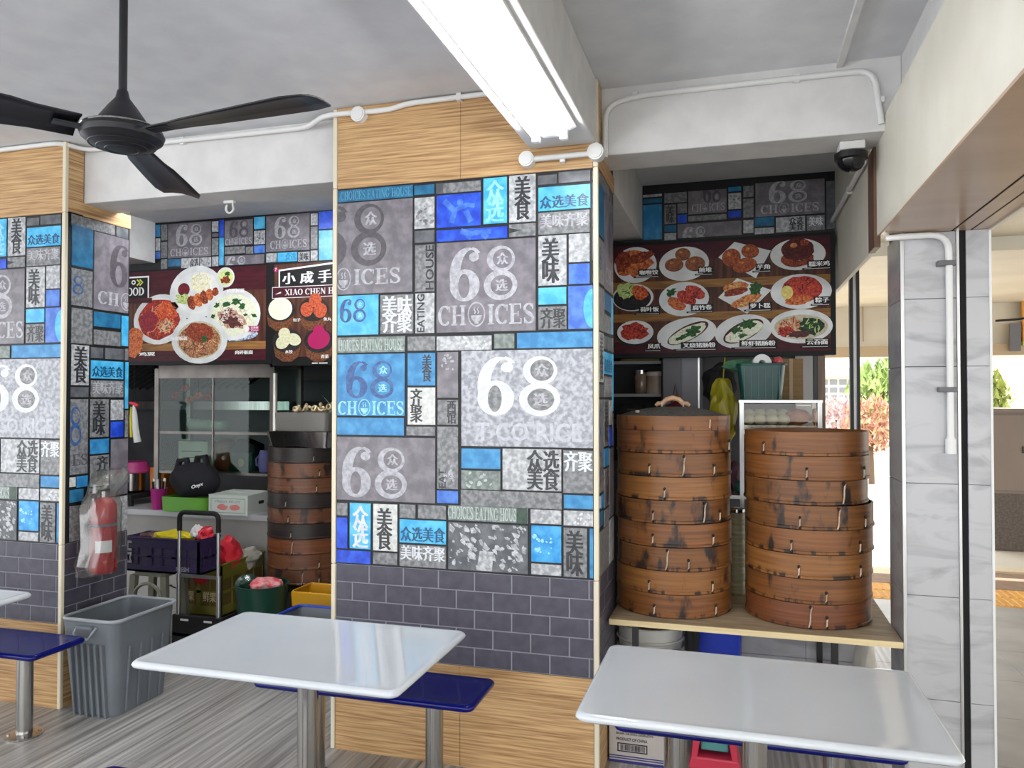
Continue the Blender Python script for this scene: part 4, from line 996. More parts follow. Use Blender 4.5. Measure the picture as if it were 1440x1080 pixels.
for t, x, z in (('包子', -2.42, 2.085), ('鱼丸', -2.225, 2.085), ('水饺', -2.47, 1.905), ('青菜', -2.24, 1.875)):
    mb = MB(); put_text(mb, t, x, z, x + .05, z + .02, .0062); print_part('lettering', mb, print_white, s2)
mb = MB(); rect(mb, -2.298, 1.845, -2.262, 1.851, .001); rect(mb, -2.255, 1.845, -2.20, 1.851, .001); print_part('printed_line', mb, print_white, s2)
s3 = sign_box('menu_sign', 'dim menu sign with twelve dim sum dishes', -0.90, 0.448, 1.852, 2.428)
mb = MB(); rect(mb, -.89, 1.872, .425, 2.412); print_part('printed_backdrop', mb, print_wood, s3)
mb = MB(); rect(mb, -.89, 2.33, .425, 2.412, .0003); rect(mb, -.89, 1.872, .425, 1.93, .0003); print_part('printed_band', mb, print_maroon, s3)
mb = MB(); rect(mb, -.89, 2.03, .425, 2.07, .0003); rect(mb, -.89, 2.19, .425, 2.23, .0003); print_part('printed_table', mb, print_table, s3)
dishes(s3, DISH_R)
for t, x, z in CAPS_R:
    w = .0155 * len(t); mb = MB(); rect(mb, x - w * 1.12, z - .016, x + w * 1.12, z + .016, .0096, 0); put_text(mb, t, x - w, z - .012, x + w, z + .012, .01, 1)
    rect(mb, x - w * 1.6, z - .026, x + w * 1.12, z - .018, .0096, 0); rect(mb, x - w * 1.4, z - .023, x + w, z - .021, .01, 1)
    print_part('dish_name', mb, [print_black, print_white], s3)

# ------------------------------------------------------------------ shelf board with bamboo steamers
board_top = mat('worn_plywood', (150, 132, 106), (182, 164, 134), scale=(1.5, 9, 1), ns=3, rough=0.6)
board_edge = mat('pale_ply_edge', (232, 214, 168), (220, 198, 150), scale=(1, 1, 60), ns=3, rough=0.6)
bd = thing('shelf_board', 'plywood board carrying two steamer stacks beside the column', 'shelf', (0, 0, 0))
MB().box(-0.560, 0.655, 3.508, 4.28, 0.622, 0.645).build('board', board_top, bd)
MB().box(-0.560, 0.655, 3.500, 3.508, 0.621, 0.646).build('edge_strip', board_edge, bd)
for x in (-.45, .40):
    l = MB().box(x - .014, x + .014, 3.56, 3.588, 0, .62).build('leg', black_m, bd)
    MB().box(x - .014, x + .014, 4.2, 4.228, 0, .62).build('leg', black_m, bd)
    MB().box(x - .012, x + .012, 3.59, 4.2, .30, .32).build('stretcher', black_m, bd)

bamboo = {}
def bamboo_mat(k):
    if k in bamboo: return bamboo[k]
    c1, c2, th = {'warm': ((104, 62, 28), (140, 88, 42), .60), 'light': ((122, 78, 36), (154, 102, 52), .62), 'burnt': ((98, 60, 28), (132, 84, 40), .53),
                  'red': ((98, 54, 28), (128, 74, 40), .60), 'dark': ((92, 54, 32), (118, 74, 46), .55), 'black': ((34, 27, 25), (50, 40, 36), .6)}[k]
    m = bpy.data.materials.new('bamboo_' + k); m.use_nodes = True
    nt = m.node_tree; b = nt.nodes['Principled BSDF']; b.inputs['Roughness'].default_value = 0.45
    tc = nt.nodes.new('ShaderNodeTexCoord'); oi = nt.nodes.new('ShaderNodeObjectInfo')
    add = nt.nodes.new('ShaderNodeVectorMath'); add.operation = 'ADD'
    mul = nt.nodes.new('ShaderNodeVectorMath'); mul.operation = 'SCALE'; mul.inputs['Scale'].default_value = 37.0
    nt.links.new(oi.outputs['Location'], mul.inputs[0]); nt.links.new(tc.outputs['Object'], add.inputs[0]); nt.links.new(mul.outputs[0], add.inputs[1])
    def nz(scale, ns, det):
        mp = nt.nodes.new('ShaderNodeMapping'); mp.inputs['Scale'].default_value = scale
        n = nt.nodes.new('ShaderNodeTexNoise'); n.inputs['Scale'].default_value = ns; n.inputs['Detail'].default_value = det
        nt.links.new(add.outputs[0], mp.inputs['Vector']); nt.links.new(mp.outputs[0], n.inputs['Vector']); return n
    def ramp(n, p0, ca, p1, cb):
        r = nt.nodes.new('ShaderNodeValToRGB'); r.color_ramp.elements[0].position = p0; r.color_ramp.elements[0].color = ca
        r.color_ramp.elements[1].position = p1; r.color_ramp.elements[1].color = cb; nt.links.new(n.outputs['Fac'], r.inputs['Fac']); return r
    grain = ramp(nz((1, 1, 26), 3, 5), .32, srgb(c1), .68, srgb(c2))
    burn = ramp(nz((7, 7, 3.2), 1.9, 5), th, (0, 0, 0, 1), th + .09, (1, 1, 1, 1))
    edge = ramp(nz((15, 15, 1.5), 1.6, 3), .54, (0, 0, 0, 1), .60, (1, 1, 1, 1))
    sep = nt.nodes.new('ShaderNodeSeparateXYZ'); nt.links.new(tc.outputs['Object'], sep.inputs[0])
    mr = nt.nodes.new('ShaderNodeMapRange'); mr.inputs['From Min'].default_value = .026; mr.inputs['From Max'].default_value = .012
    nt.links.new(sep.outputs['Z'], mr.inputs['Value'])
    em = nt.nodes.new('ShaderNodeMath'); em.operation = 'MULTIPLY'; nt.links.new(edge.outputs['Color'], em.inputs[0]); nt.links.new(mr.outputs['Result'], em.inputs[1])
    mxx = nt.nodes.new('ShaderNodeMath'); mxx.operation = 'MAXIMUM'; nt.links.new(burn.outputs['Color'], mxx.inputs[0]); nt.links.new(em.outputs[0], mxx.inputs[1])
    mx = nt.nodes.new('ShaderNodeMix'); mx.data_type = 'RGBA'
    nt.links.new(mxx.outputs[0], mx.inputs['Factor']); nt.links.new(grain.outputs['Color'], mx.inputs['A'])
    mx.inputs['B'].default_value = srgb((38, 24, 18)); nt.links.new(mx.outputs['Result'], b.inputs['Base Color'])
    bamboo[k] = m; return m
cane = mat('cane_binding', (206, 192, 172), (168, 146, 124), ns=30, rough=0.5)
knot = mat('charred_knot', (30, 20, 16), rough=0.7)
ORD = ['topmost', 'second', 'third', 'fourth', 'fifth', 'sixth', 'seventh', 'eighth', 'lowest']
def steamer(x, y, z, r, h, k, angs, label, group, dark=False):
    t = thing('bamboo_steamer', label, 'steamer', (x, y, z), 0, group)
    rnd = random.Random(int(z * 1000) + int(x * 100))
    ri = r - .012
    MB().lathe([(ri, .002), (r - .003, .002), (r - .003, h - .001), (ri, h - .001), (ri, .002)], 72, caps=False).build('wall', bamboo_mat(k), t, smooth=35)
    MB().lathe([(r - .003, .001), (r + .001, .004), (r + .001, h * .13), (r - .003, h * .13 + .003)], 72, caps=False).build('hoop', bamboo_mat(k), t, smooth=35)
    MB().box(-ri * .69, ri * .69, -ri * .69, ri * .69, .008, .014).build('slat_base', bamboo_mat('warm'), t)
    for a, kind in angs:
        a = R(a + 16.25); ca, sa = math.cos(a), math.sin(a)
        hh = h * (.82 if kind else .40); z0 = h * (.08 if kind else .10); rr = r + .0025; sw = .006 if kind else .003
        pts = [(rr * math.cos(a - sw / r), rr * math.sin(a - sw / r), z0), (rr * math.cos(a), rr * math.sin(a), z0 + hh * .3), (rr * math.cos(a + .2 * sw / r), rr * math.sin(a + .2 * sw / r), z0 + hh * .7), (rr * math.cos(a + sw / r), rr * math.sin(a + sw / r), z0 + hh)]
        bo = MB().tube(pts, .0036, 6).build('cane_binding', cane, t, smooth=60)
        for zz in (z0, z0 + hh): MB().sphere((rr * ca, rr * sa, zz), .0065, 6, 4, sz=1.2).build('binding_knot', knot, bo)
    return t
H8 = 0.107
SL = dict(x=-0.300, y=3.85); SR = dict(x=0.3165, y=3.862)
kinds_L = ['warm', 'burnt', 'light', 'burnt', 'warm', 'burnt', 'light', 'warm']
angs_L = [[(-32, 0)], [(-92, 1), (-125, 0), (-60, 0)], [(-110, 0)], [(-70, 1), (-120, 0), (-50, 0)], [(-122, 0), (-62, 0)], [(-108, 1), (-88, 0)], [(-125, 0), (-62, 0)], [(-120, 0), (-58, 0)]]
kinds_R = ['warm', 'warm', 'burnt', 'burnt', 'warm', 'light', 'warm', 'red']
angs_R = [[(-150, 0)], [(-110, 0), (-50, 0)], [(-75, 1)], [(-118, 0), (-85, 1), (-55, 0)], [(-125, 0), (-62, 0)], [(-118, 0), (-60, 0)], [(-95, 0)], [(-108, 1), (-94, 0)]]
rnd = random.Random(5)
for i in range(8):
    z = 0.646 + (7 - i) * H8
    nm = ORD[i] if i < 7 else 'lowest'
    steamer(SL['x'] + rnd.uniform(-.004, .004), SL['y'] + rnd.uniform(-.004, .004), z, 0.274, H8, kinds_L[i], angs_L[i],
            nm + ' large bamboo steamer of the lidded stack beside the middle pillar', 'large bamboo steamers in the lidded stack')
    dx = (-.006, -.004, -.010, .006, .004, 0, 0, -.003)[i]
    steamer(SR['x'] + dx, SR['y'], z, (0.275, .275, .274, .281, .280, .279, .277, .277)[i], H8, kinds_R[i], angs_R[i],
            nm + ' large bamboo steamer of the open stack beside the marble column', 'large bamboo steamers in the open stack')
lid = thing('steamer_lid', 'domed bamboo steamer lid with wooden handle on the stack', 'lid', (SL['x'], SL['y'], 0.646 + 8 * H8))
MB().lathe([(.262, 0), (.273, 0), (.273, .066), (.262, .066), (.262, 0)], 72, caps=False).build('lid_ring', bamboo_mat('warm'), lid, smooth=35)
MB().lathe([(.260, .058), (.260, .064), (.20, .085), (.12, .100), (.06, .106), (.005, .107)], 48).build('woven_dome', mat('woven_bamboo_dark', (56, 54, 52), (92, 88, 82), scale=(40, 40, 40), ns=2, rough=.8, bump=.4), lid, smooth=40)
MB().tube([(-.082, 0, .112), (-.07, 0, .122), (-.05, 0, .122), (-.03, 0, .142), (0, 0, .150), (.03, 0, .142), (.05, 0, .122), (.07, 0, .122), (.082, 0, .112)], [.008, .011, .012, .012, .013, .012, .012, .011, .008], 10).build('handle', mat('handle_wood', (206, 166, 130), (176, 134, 100), ns=20, rough=.5), lid, smooth=60)
for x in (-.052, .052): MB().tube([(x, -.014, .104), (x, -.013, .13), (x, .012, .135), (x, .014, .104)], .003, 6).build('cane_binding', cane, lid)
MB().sphere((-.15, -.18, .085), .007, 8, 6, sx=1.6).build('binding_knot', cane, lid)
MB().tube([(.273 * math.cos(R(-48)), .273 * math.sin(R(-48)), .012), (.277 * math.cos(R(-48)), .277 * math.sin(R(-48)), .05)], .0035, 6).build('cane_binding', cane, lid)
# ------------------------------------------------------------------ grey bin and fire extinguisher
binm = mat('grey_bin_plastic', (112, 118, 124), (104, 110, 116), ns=5, rough=0.42)
bn = thing('storage_bin', 'empty grey plastic bin on the floor against the left pillar', 'bin', (-3.225, 3.452, 0.001))
def tub(w0, d0, w1, d1, h, r, th, n=5):
    """open rounded tapering tub: outer wall, rim, inner wall, bottom"""
    mb = MB(); rings = []
    for (w, d, z, off) in ((w0, d0, 0, 0), (w1, d1, h, 0), (w1, d1, h, -th), (w0, d0, th, -th)):
        rings.append([(p[0], p[1], z) for p in rrect(-w / 2 - off * -1, w / 2 + off, -d / 2 - off * -1, d / 2 + off, max(r + off, .004), n)])
    v = []; f = []; k = len(rings[0])
    for rg in rings: v += rg
    for i in range(3):
        for j in range(k): f.append((i * k + j, i * k + (j + 1) % k, (i + 1) * k + (j + 1) % k, (i + 1) * k + j))
    f.append(list(range(k))[::-1]); f.append([3 * k + j for j in range(k)])
    mb.add(v, f); return mb
tub(.28, .38, .345, .455, .50, .05, .006).build('tub', binm, bn, smooth=40)
pts = rrect(-.178, .178, -.233, .233, .055, 6)
MB().tube([(p[0], p[1], .50) for p in pts], .010, 8, closed=True).build('rim', mat('bin_rim', (146, 151, 155), rough=.4), bn, smooth=60)
MB().box(-.05, .05, -.255, -.225, .462, .475).build('handle_bracket', binm, bn)
MB().tube([(-.06, -.235, .468), (-.055, -.262, .44), (-.04, -.266, .415), (.04, -.266, .415), (.055, -.262, .44), (.06, -.235, .468)], .006, 8).build('handle', MATS['bin_rim'], bn, smooth=60)
for k in range(6):
    x = -.10 + k * .04
    MB().box(x - .006, x + .006, -.206 - .007, -.19, .01, .40).build('rib', binm, bn, bevel=.003).rotation_euler = (R(5), 0, 0)
for k in range(4):
    y = -.12 + k * .08
    MB().box(.14, .153, y - .007, y + .007, .02, .36).build('rib', binm, bn, bevel=.003).rotation_euler = (0, R(3.6), 0)

fe = thing('fire_extinguisher', 'red fire extinguisher wrapped in clear plastic on the left pillar', 'extinguisher', (-3.372, 3.47, 0.69))
redp = mat('extinguisher_red', (190, 16, 34), (176, 12, 28), ns=3, rough=0.25)
MB().lathe([(.062, 0), (.070, .012), (.070, .34), (.066, .375), (.045, .40), (.022, .412)], 32).build('cylinder', redp, fe, smooth=40)
MB().cyl((0, 0, .41), (0, 0, .445), .017, n=12).build('valve', steel, fe)
MB().box(-.012, .012, -.09, .03, .445, .455).box(-.012, .012, -.085, .02, .47, .479).build('lever', black_m, fe)
MB().lathe([(.0712, .255), (.0718, .257), (.0718, .268), (.0712, .27)], 32, caps=False).build('strap', mat('strap_grey', (86, 88, 104), rough=.5), fe)
mb = MB(); a0 = R(-78); v = []
for k in range(7):
    a = a0 + R(70) * k / 6
    v += [(.0715 * math.cos(a), .0715 * math.sin(a), .115), (.0715 * math.cos(a), .0715 * math.sin(a), .18)]
mb.add(v, [(2 * k, 2 * k + 2, 2 * k + 3, 2 * k + 1) for k in range(6)]); mb.build('paper_label', print_white, fe)
MB().tube([(-.02, -.05, .43), (.0, -.10, .40), (.0, -.115, .25), (.0, -.112, .08)], .009, 8).build('hose', black_m, fe, smooth=50)
MB().box(-.086, -.06, -.02, .02, .2, .24).build('wall_bracket', black_m, fe)
bag = glass_mat('clear_plastic', (232, 234, 232), 0.15, 0.14, 0.08, (210, 208, 200))
prof = [(.055, -.02), (.095, .0), (.105, .06), (.10, .16), (.102, .28), (.098, .36), (.085, .41), (.07, .44), (.09, .49), (.08, .53), (.05, .56)]
mb = MB(); mb.lathe(prof, 40, (0, -.02, 0), caps=False, sx=.82, sy=1.25)
mb.v = [(p[0] + .028 * mnoise.noise(Vector((p[0] * 26, p[1] * 26, p[2] * 20))), p[1] + .03 * mnoise.noise(Vector((p[0] * 16 + 9, p[1] * 16, p[2] * 14))) - (.02 if p[2] < .1 else 0) + (.07 * (p[2] - .42) / .10 if p[2] > .42 else 0), p[2] + .02 * mnoise.noise(Vector((p[0] * 15, p[1] * 15 + 4, p[2] * 12)))) for p in mb.v]
mb.v = [(max(p[0], -.082), p[1], p[2]) for p in mb.v]
mb.build('plastic_bag', bag, fe, smooth=30)

# ------------------------------------------------------------------ left stall
cnt = thing('counter', 'grey stall counter with pale front behind the crates', 'counter', (0, 0, 0))
MB().box(-6.0, -3.33, 5.0, 5.7, .735, .775).build('worktop', mat('grey_worktop', (176, 176, 178), rough=.4), cnt)
MB().box(-6.0, -3.33, 5.14, 5.17, 0, .735).build('front_panel', mat('pale_panel', (170, 168, 162), (156, 154, 148), ns=3, rough=.5), cnt)
MB().box(-3.37, -3.33, 5.17, 5.68, 0, .735).build('side_panel', MATS['pale_panel'], cnt)

gl = glass_mat('cabinet_glass', (222, 234, 230), 0.022, 0.02)
cab = thing('display_cabinet', 'glass display cabinet with metal frame on the stall counter', 'cabinet', (-4.0, 5.42, .862))
fr = mat('dull_frame', (126, 120, 114), (104, 98, 94), ns=5, rough=.35, metal=.6)
for sx in (-1, 1):
    for sy in (-1, 1):
        MB().box(sx * .54 - .02, sx * .54 + .02, sy * .19 - .02, sy * .19 + .02, -.087, 1.07).build('post', fr, cab)
MB().box(-.56, .56, -.21, .21, 1.03, 1.08).build('top_panel', fr, cab)
MB().box(-.52, .52, -.208, -.196, .95, 1.03).build('header', fr, cab)
for z in (.18, .50): MB().box(-.52, .52, -.20, .20, z, z + .022).build('shelf', fr, cab)
for x0, x1 in ((-.52, -.005), (.005, .52)):
    MB().box(x0, x1, -.206, -.201, .52, .95).build('glass_pane', gl, cab)
    MB().box(x0, x1, -.206, -.201, .20, .50).build('glass_pane', gl, cab)
MB().box(-.006, .006, -.21, -.2, .2, .95).build('mullion', fr, cab)
for s in (-1, 1): MB().box(s * .535 - .002, s * .535 + .002, -.17, .17, .2, 1.03).build('glass_pane', gl, cab)
CX, CY, CZ = -4.0, 5.42, .862

def crate(name, x0, x1, y0, y1, z0, z1, m, label, cat='crate', windows=3, m2=None):
    t = thing(name, label, cat, ((x0 + x1) / 2, (y0 + y1) / 2, z0))
    w, d, h = (x1 - x0) / 2, (y1 - y0) / 2, z1 - z0; th = .012
    MB().box(-w, w, -d, d, 0, th).build('base', m, t)
    def wallp(u0, u1, place):
        n = windows; span = (u1 - u0)
        bars = [(u0, u1, 0, h * .2), (u0, u1, h * .72, h)]
        for k in range(n + 1):
            uu = u0 + span * k / n; ww = .018
            bars.append((max(u0, uu - ww), min(u1, uu + ww), h * .2, h * .72))
        for k in range(n):
            a = u0 + span * (k + .5) / n
            bars.append((a - .004, a + .004, h * .2, h * .72)); bars.append((u0 + span * k / n, u0 + span * (k + 1) / n, h * .44, h * .49))
        mb = MB()
        for a, b, c, e in bars:
            if place == 'f': mb.box(a, b, -d, -d + th, c, e)
            if place == 'b': mb.box(a, b, d - th, d, c, e)
            if place == 'l': mb.box(-w, -w + th, a, b, c, e)
            if place == 'r': mb.box(w - th, w, a, b, c, e)
        mb.build('lattice_side', m, t)
    fill = m2 or m
    e = th * .55
    for nm, q in (('f', (-w + th, w - th, -d + e, -d + e + .004)), ('b', (-w + th, w - th, d - e - .004, d - e)), ('l', (-w + e, -w + e + .004, -d + th, d - th)), ('r', (w - e - .004, w - e, -d + th, d - th))):
        MB().box(q[0], q[1], q[2], q[3], th, h * .95).build('inner_panel', fill, t)
    wallp(-w, w, 'f'); wallp(-w, w, 'b'); wallp(-d, d, 'l'); wallp(-d, d, 'r')
    MB().tube([(-w, -d, h), (w, -d, h), (w, d, h), (-w, d, h)], .009, 6, closed=True).build('rim', m, t)
    return t
olive = mat('olive_plastic', (128, 122, 44), (112, 106, 36), ns=4, rough=.45)
purple = mat('purple_plastic', (56, 44, 84), (46, 36, 70), ns=4, rough=.45)
cr = crate('crate', -3.79, -3.42, 4.56, 5.06, .135, .495, olive, 'olive green lattice crate behind the trolley', windows=2, m2=mat('olive_shade', (110, 86, 44), (96, 80, 34), ns=5, rough=.5))
for x in (-.09, .09):
    o = MB(); put_text(o, '鲜果', x - .055, .10, x + .055, .17, 0, bold=.02); o = o.build('lettering', mat('print_cream', (206, 190, 150), rough=.5), cr); o.rotation_euler = (R(90), 0, 0); o.location = (0, -.2515, 0)
MB().prism([(-.06, .27), (.1, .27), (.06, .235), (.02, .215), (-.02, .24)], 0, .004, M=Matrix.Translation((0, -.253, 0)) @ Matrix.Rotation(R(90), 4, 'X')).build('red_sticker', mat('red_film', (206, 44, 58), rough=.35), cr)
pc = crate('crate', -4.0, -3.41, 4.31, 4.53, .478, .705, purple, 'purple lattice crate full of bags on a stool', windows=3, m2=mat('purple_panel', (66, 52, 84), (52, 42, 66), ns=6, rough=.5))
o = MB(); put_text(o, 'LIM', -.075, 0, .075, .035, 0, bold=.03); o = o.build('lettering', mat('print_grey', (170, 166, 176), rough=.5), pc); o.rotation_euler = (R(90), R(90), 0); o.location = (-.275, -.1125, .13)
o = MB(); put_text(o, 'FRESH', 0, 0, .1, .03, 0, bold=.03); o = o.build('lettering', MATS['print_grey'], pc); o.rotation_euler = (R(90), 0, 0); o.location = (.12, -.1125, .02)
def crumple(name, c, r, m, label, cat, seed, amp=.35, sub=3, parent=None, group=None):
    bm = bmesh.new(); bmesh.ops.create_icosphere(bm, subdivisions=sub, radius=1.0)
    for vv in bm.verts:
        p = vv.co.copy(); n = mnoise.noise(p * 1.7 + Vector((seed * 3.1, 0, 0))) + .5 * mnoise.noise(p * 4 + Vector((0, seed * 2.3, 0)))
        s = 1 + amp * n
        vv.co = Vector((p.x * r[0] * s, p.y * r[1] * s, p.z * r[2] * s))
    me = bpy.data.meshes.new(name); bm.to_mesh(me); bm.free(); me.materials.append(m)
    o = link(name, me, parent); o.location = c
    me.polygons.foreach_set('use_smooth', [True] * len(me.polygons)); me.set_sharp_from_angle(angle=R(25))
    if label: tag(o, label, cat, group)
    return o
yel = mat('yellow_film', (212, 196, 24), (190, 172, 12), ns=9, rough=.4)
redf = MATS['red_film']
crumple('yellow_bag', (-3.72, 4.42, .69), (.18, .075, .055), yel, 'crumpled yellow bags heaped in the purple crate', 'bag', 1)
crumple('red_bag', (-3.46, 4.45, .72), (.05, .06, .055), redf, 'small red bag at the right end of the purple crate', 'bag', 2)
crumple('white_bag', (-3.53, 4.45, .74), (.035, .05, .05), white_pl, 'white tissue bag in the purple crate', 'bag', 3)
crumple('brown_bag', (-3.92, 4.43, .68), (.07, .06, .04), mat('brown_film', (120, 90, 84), (90, 60, 60), ns=12, rough=.5), 'brown net bag at the left end of the purple crate', 'bag', 4)
crumple('red_bag', (-3.50, 4.72, .53), (.085, .11, .13), redf, 'red plastic bag standing in the olive crate', 'bag', 5, .4)
crumple('white_bag', (-3.46, 4.92, .47), (.075, .10, .08), glass_mat('milky_plastic', (235, 235, 232), .12, .1, .45, (225, 222, 212)), 'clear plastic bag in the olive crate', 'bag', 6, .35)
stoolm = mat('grey_beige_plastic', (148, 146, 132), (136, 134, 120), ns=4, rough=.45)
st = thing('plastic_stool', 'grey plastic stool under the purple crate', 'stool', (-3.82, 4.42, 0))
MB().prism(rrect(-.13, .13, -.10, .10, .03), .445, .474).build('seat', stoolm, st, bevel=.006)
for sx in (-1, 1):
    for sy in (-1, 1):
        MB().prism([(-.022, -.018), (.022, -.018), (.022, .018), (-.022, .018)], 0, .45, M=Matrix(((1, 0, -sx * .06, sx * .15), (0, 1, -sy * .04, sy * .105), (0, 0, 1, 0), (0, 0, 0, 1)))).build('leg', stoolm, st)
MB().tube([(-.11, -.105, .30)] + [(-.11 * math.cos(R(180 * k / 8)), -.105, .30 + .1 * math.sin(R(180 * k / 8))) for k in range(9)] + [(.11, -.105, .30)], .012, 8).build('arch', stoolm, st)
# folding hand trolley
tr = thing('hand_trolley', 'folding luggage trolley with black grip before the olive crate', 'trolley', (-3.37, 4.26, 0))
for s in (-1, 1):
    MB().cyl((s * .155, 0, .22), (s * .155, 0, .50), .016, n=14).build('lower_tube', alu, tr, smooth=40)
    MB().cyl((s * .150, 0, .50), (s * .150, 0, .80), .011, n=14).build('upper_tube', alu, tr, smooth=40)
    MB().lathe([(.055, -.015), (.06, -.01), (.06, .01), (.055, .015)], 24).build('wheel', black_m, tr).matrix_local = Matrix.Translation((s * .17, .05, .062)) @ Matrix.Rotation(R(90), 4, 'Y')
g = [(-.150, 0, .78), (-.150, 0, .85)] + [(-.110 + .04 * math.cos(R(180 - 90 * k / 5)), 0, .862 + .04 * math.sin(R(180 - 90 * k / 5))) for k in range(6)] + [(.110 + .04 * math.cos(R(90 - 90 * k / 5)), 0, .862 + .04 * math.sin(R(90 - 90 * k / 5))) for k in range(6)] + [(.150, 0, .85), (.150, 0, .78)]
MB().tube(g, .016, 10).build('grip', matte_black, tr, smooth=60)
MB().box(-.155, .155, -.008, .008, .478, .498).build('cross_bar', alu, tr)
MB().box(-.19, .19, -.02, .26, .09, .125).box(-.19, .19, -.02, .02, .03, .235).build('base_plate', matte_black, tr, bevel=.008)
MB().box(-.14, .14, -.012, -.006, .13, .20).build('fold_plate', matte_black, tr)
for s in (-1, 1): MB().box(s * .09 - .03, s * .09 + .03, -.024, -.020, .20, .212).build('reflector', white_pl, tr)
MB().tube([(-.17, .0, .40), (-.24, .02, .41), (-.26, .06, .40)], .005, 6).build('cord_end', matte_black, tr)
dol = thing('dolly', 'black low dolly under the olive crate', 'dolly', (-3.6, 4.81, 0))
MB().box(-.2, .2, -.26, .26, .10, .134).build('deck', matte_black, dol)
for sx in (-1, 1):
    for sy in (-1, 1): MB().cyl((sx * .16 - .012, sy * .2, .05), (sx * .16 + .012, sy * .2, .05), .05, n=16).build('wheel', matte_black, dol)
# bucket, yellow tub, blue basket
gb = thing('bucket', 'dark green bucket with red wrappings below the steamers', 'bucket', (-2.96, 4.36, 0.001))
MB().lathe([(.12, 0), (.125, .004), (.165, .43), (.172, .45), (.160, .45), (.118, .01)], 36).build('pail', mat('green_bucket', (16, 62, 50), rough=.4), gb, smooth=40)
crumple('red_wrapping', (-2.93, 4.36, .44), (.10, .1, .05), mat('red_white_film', (206, 60, 74), (226, 170, 170), ns=26, rough=.4), 'pink and red wrapping in the green bucket', 'wrapping', 8)
crumple('green_wrapping', (-3.08, 4.36, .455), (.05, .08, .045), glass_mat('green_film', (170, 205, 190), .1, .15, .3, (90, 130, 116)), 'green film hanging over the bucket rim', 'wrapping', 9)
yb = thing('tub', 'yellow plastic tub below the dark steamer stack', 'tub', (-2.58, 4.52, 0.001))
tub(.34, .20, .38, .24, .395, .03, .008).build('tub_wall', mat('yellow_plastic', (214, 160, 26), (200, 146, 20), ns=3, rough=.4), yb, smooth=40)
MB().tube([(p[0], p[1], .395) for p in rrect(-.192, .192, -.122, .122, .03)], .008, 6, closed=True).build('rim', MATS['yellow_plastic'], yb, smooth=60)
bb = thing('basket', 'grey basket with a blue rim beside the middle pillar', 'basket', (-2.36, 4.02, 0.001))
tub(.36, .26, .44, .34, .375, .04, .006).build('basket_wall', mat('grey_basket', (122, 126, 132), rough=.5), bb, smooth=40)
MB().tube([(p[0], p[1], .375) for p in rrect(-.225, .225, -.175, .175, .04)], .012, 8, closed=True).build('rim', mat('blue_rim', (34, 66, 170), rough=.4), bb, smooth=60)
# stove stand and dark steamer stack
sv = thing('steel_stand', 'low steel stand under the dark steamer stack', 'stand', (-2.96, 4.93, 0))
MB().box(-.31, .31, -.29, .29, .33, .368).build('top', steel, sv)
for sx in (-1, 1):
    for sy in (-1, 1): MB().box(sx * .28 - .02, sx * .28 + .02, sy * .26 - .02, sy * .26 + .02, 0, .33).build('leg', steel, sv)
kk = ['black', 'dark', 'dark', 'black', 'dark', 'black', 'red', 'dark', 'dark']
kl = ['blackened', 'brown', 'brown', 'charred', 'brown', 'charred', 'light brown', 'brown', 'brown']
for i in range(9):
    steamer(-2.96, 4.93, .368 + (8 - i) * .1045, .29, .1045, kk[i], [[(-70, 0)], [(-62, 0)], [(-66, 0)], [(-108, 0)], [(-104, 0)], [(-100, 0)], [(-98, 1)], [(-62, 0)], [(-84, 1), (-62, 0)]][i],
            ORD[i] + ' ' + kl[i] + ' bamboo steamer of the stack in the left stall', 'dark bamboo steamers in the left stall')
z9 = .368 + 9 * .1045
sp = thing('steel_pan', 'shallow steel pan on the dark steamer stack', 'pan', (-2.90, 4.90, z9))
tub(.46, .42, .50, .46, .11, .04, .005).build('pan_wall', steel, sp, smooth=40)
ct = thing('plastic_tub', 'clear plastic tub topped with rolls on the dark steamer stack', 'tub', (-2.90, 4.90, z9 + .111))
tub(.40, .36, .42, .38, .13, .03, .004).build('tub_wall', glass_mat('frosted', (210, 210, 205), .1, .15, .5, (150, 146, 140)), ct, smooth=40)
rnd = random.Random(12)
rolls = mat('pale_rolls', (206, 190, 150), (130, 104, 76), ns=40, rough=.6)
for k in range(14):
    a = k * 2.4; rr = .05 + .14 * ((k * .37) % 1)
    mb = MB(); n = 14
    mb.tube([(.024 * math.cos(2 * PI * q / n), .016 * math.sin(2 * PI * q / n), 0) for q in range(n)], .010, 6, closed=True)
    o = mb.build('pastry_ring', rolls, None, smooth=60)
    o.location = (-2.90 + rr * 1.15 * math.cos(a), 4.90 + rr * math.sin(a), z9 + .256 + .012 * (k % 3)); o.rotation_euler = (R(30 * (k % 3)), R(20 * (k % 4)), a)
    tag(o, 'one of the pale ring rolls heaped over the clear tub', 'pastry', 'pale ring rolls over the clear tub')
# things on the counter
cup = thing('cup', 'magenta plastic cup holding utensils on the counter', 'cup', (-4.38, 5.06, .775))
MB().lathe([(.045, 0), (.062, .16), (.066, .165), (.056, .16), (.04, .01)], 24).build('cup_wall', mat('magenta_plastic', (176, 40, 130), rough=.35), cup, smooth=40)
for k in range(6):
    a = k * 1.05; MB().cyl((.03 * math.cos(a), .03 * math.sin(a), .02), (.045 * math.cos(a), .045 * math.sin(a), .22 + .02 * (k % 2)), .009, n=8).build('utensil', white_pl if k % 2 else matte_black, cup)
gc = thing('tray', 'bright green tray under the black bag on the counter', 'tray', (-4.06, 5.09, .775))
tub(.40, .24, .41, .25, .115, .02, .006).build('tray_wall', mat('green_plastic', (92, 160, 30), (80, 146, 24), ns=3, rough=.4), gc, smooth=40)
for z in (.03, .06, .09): MB().box(-.203, .203, -.127, -.122, z, z + .006).build('rib', MATS['green_plastic'], gc)
bgm = mat('black_cloth', (14, 14, 22), (20, 20, 28), ns=14, rough=.85)
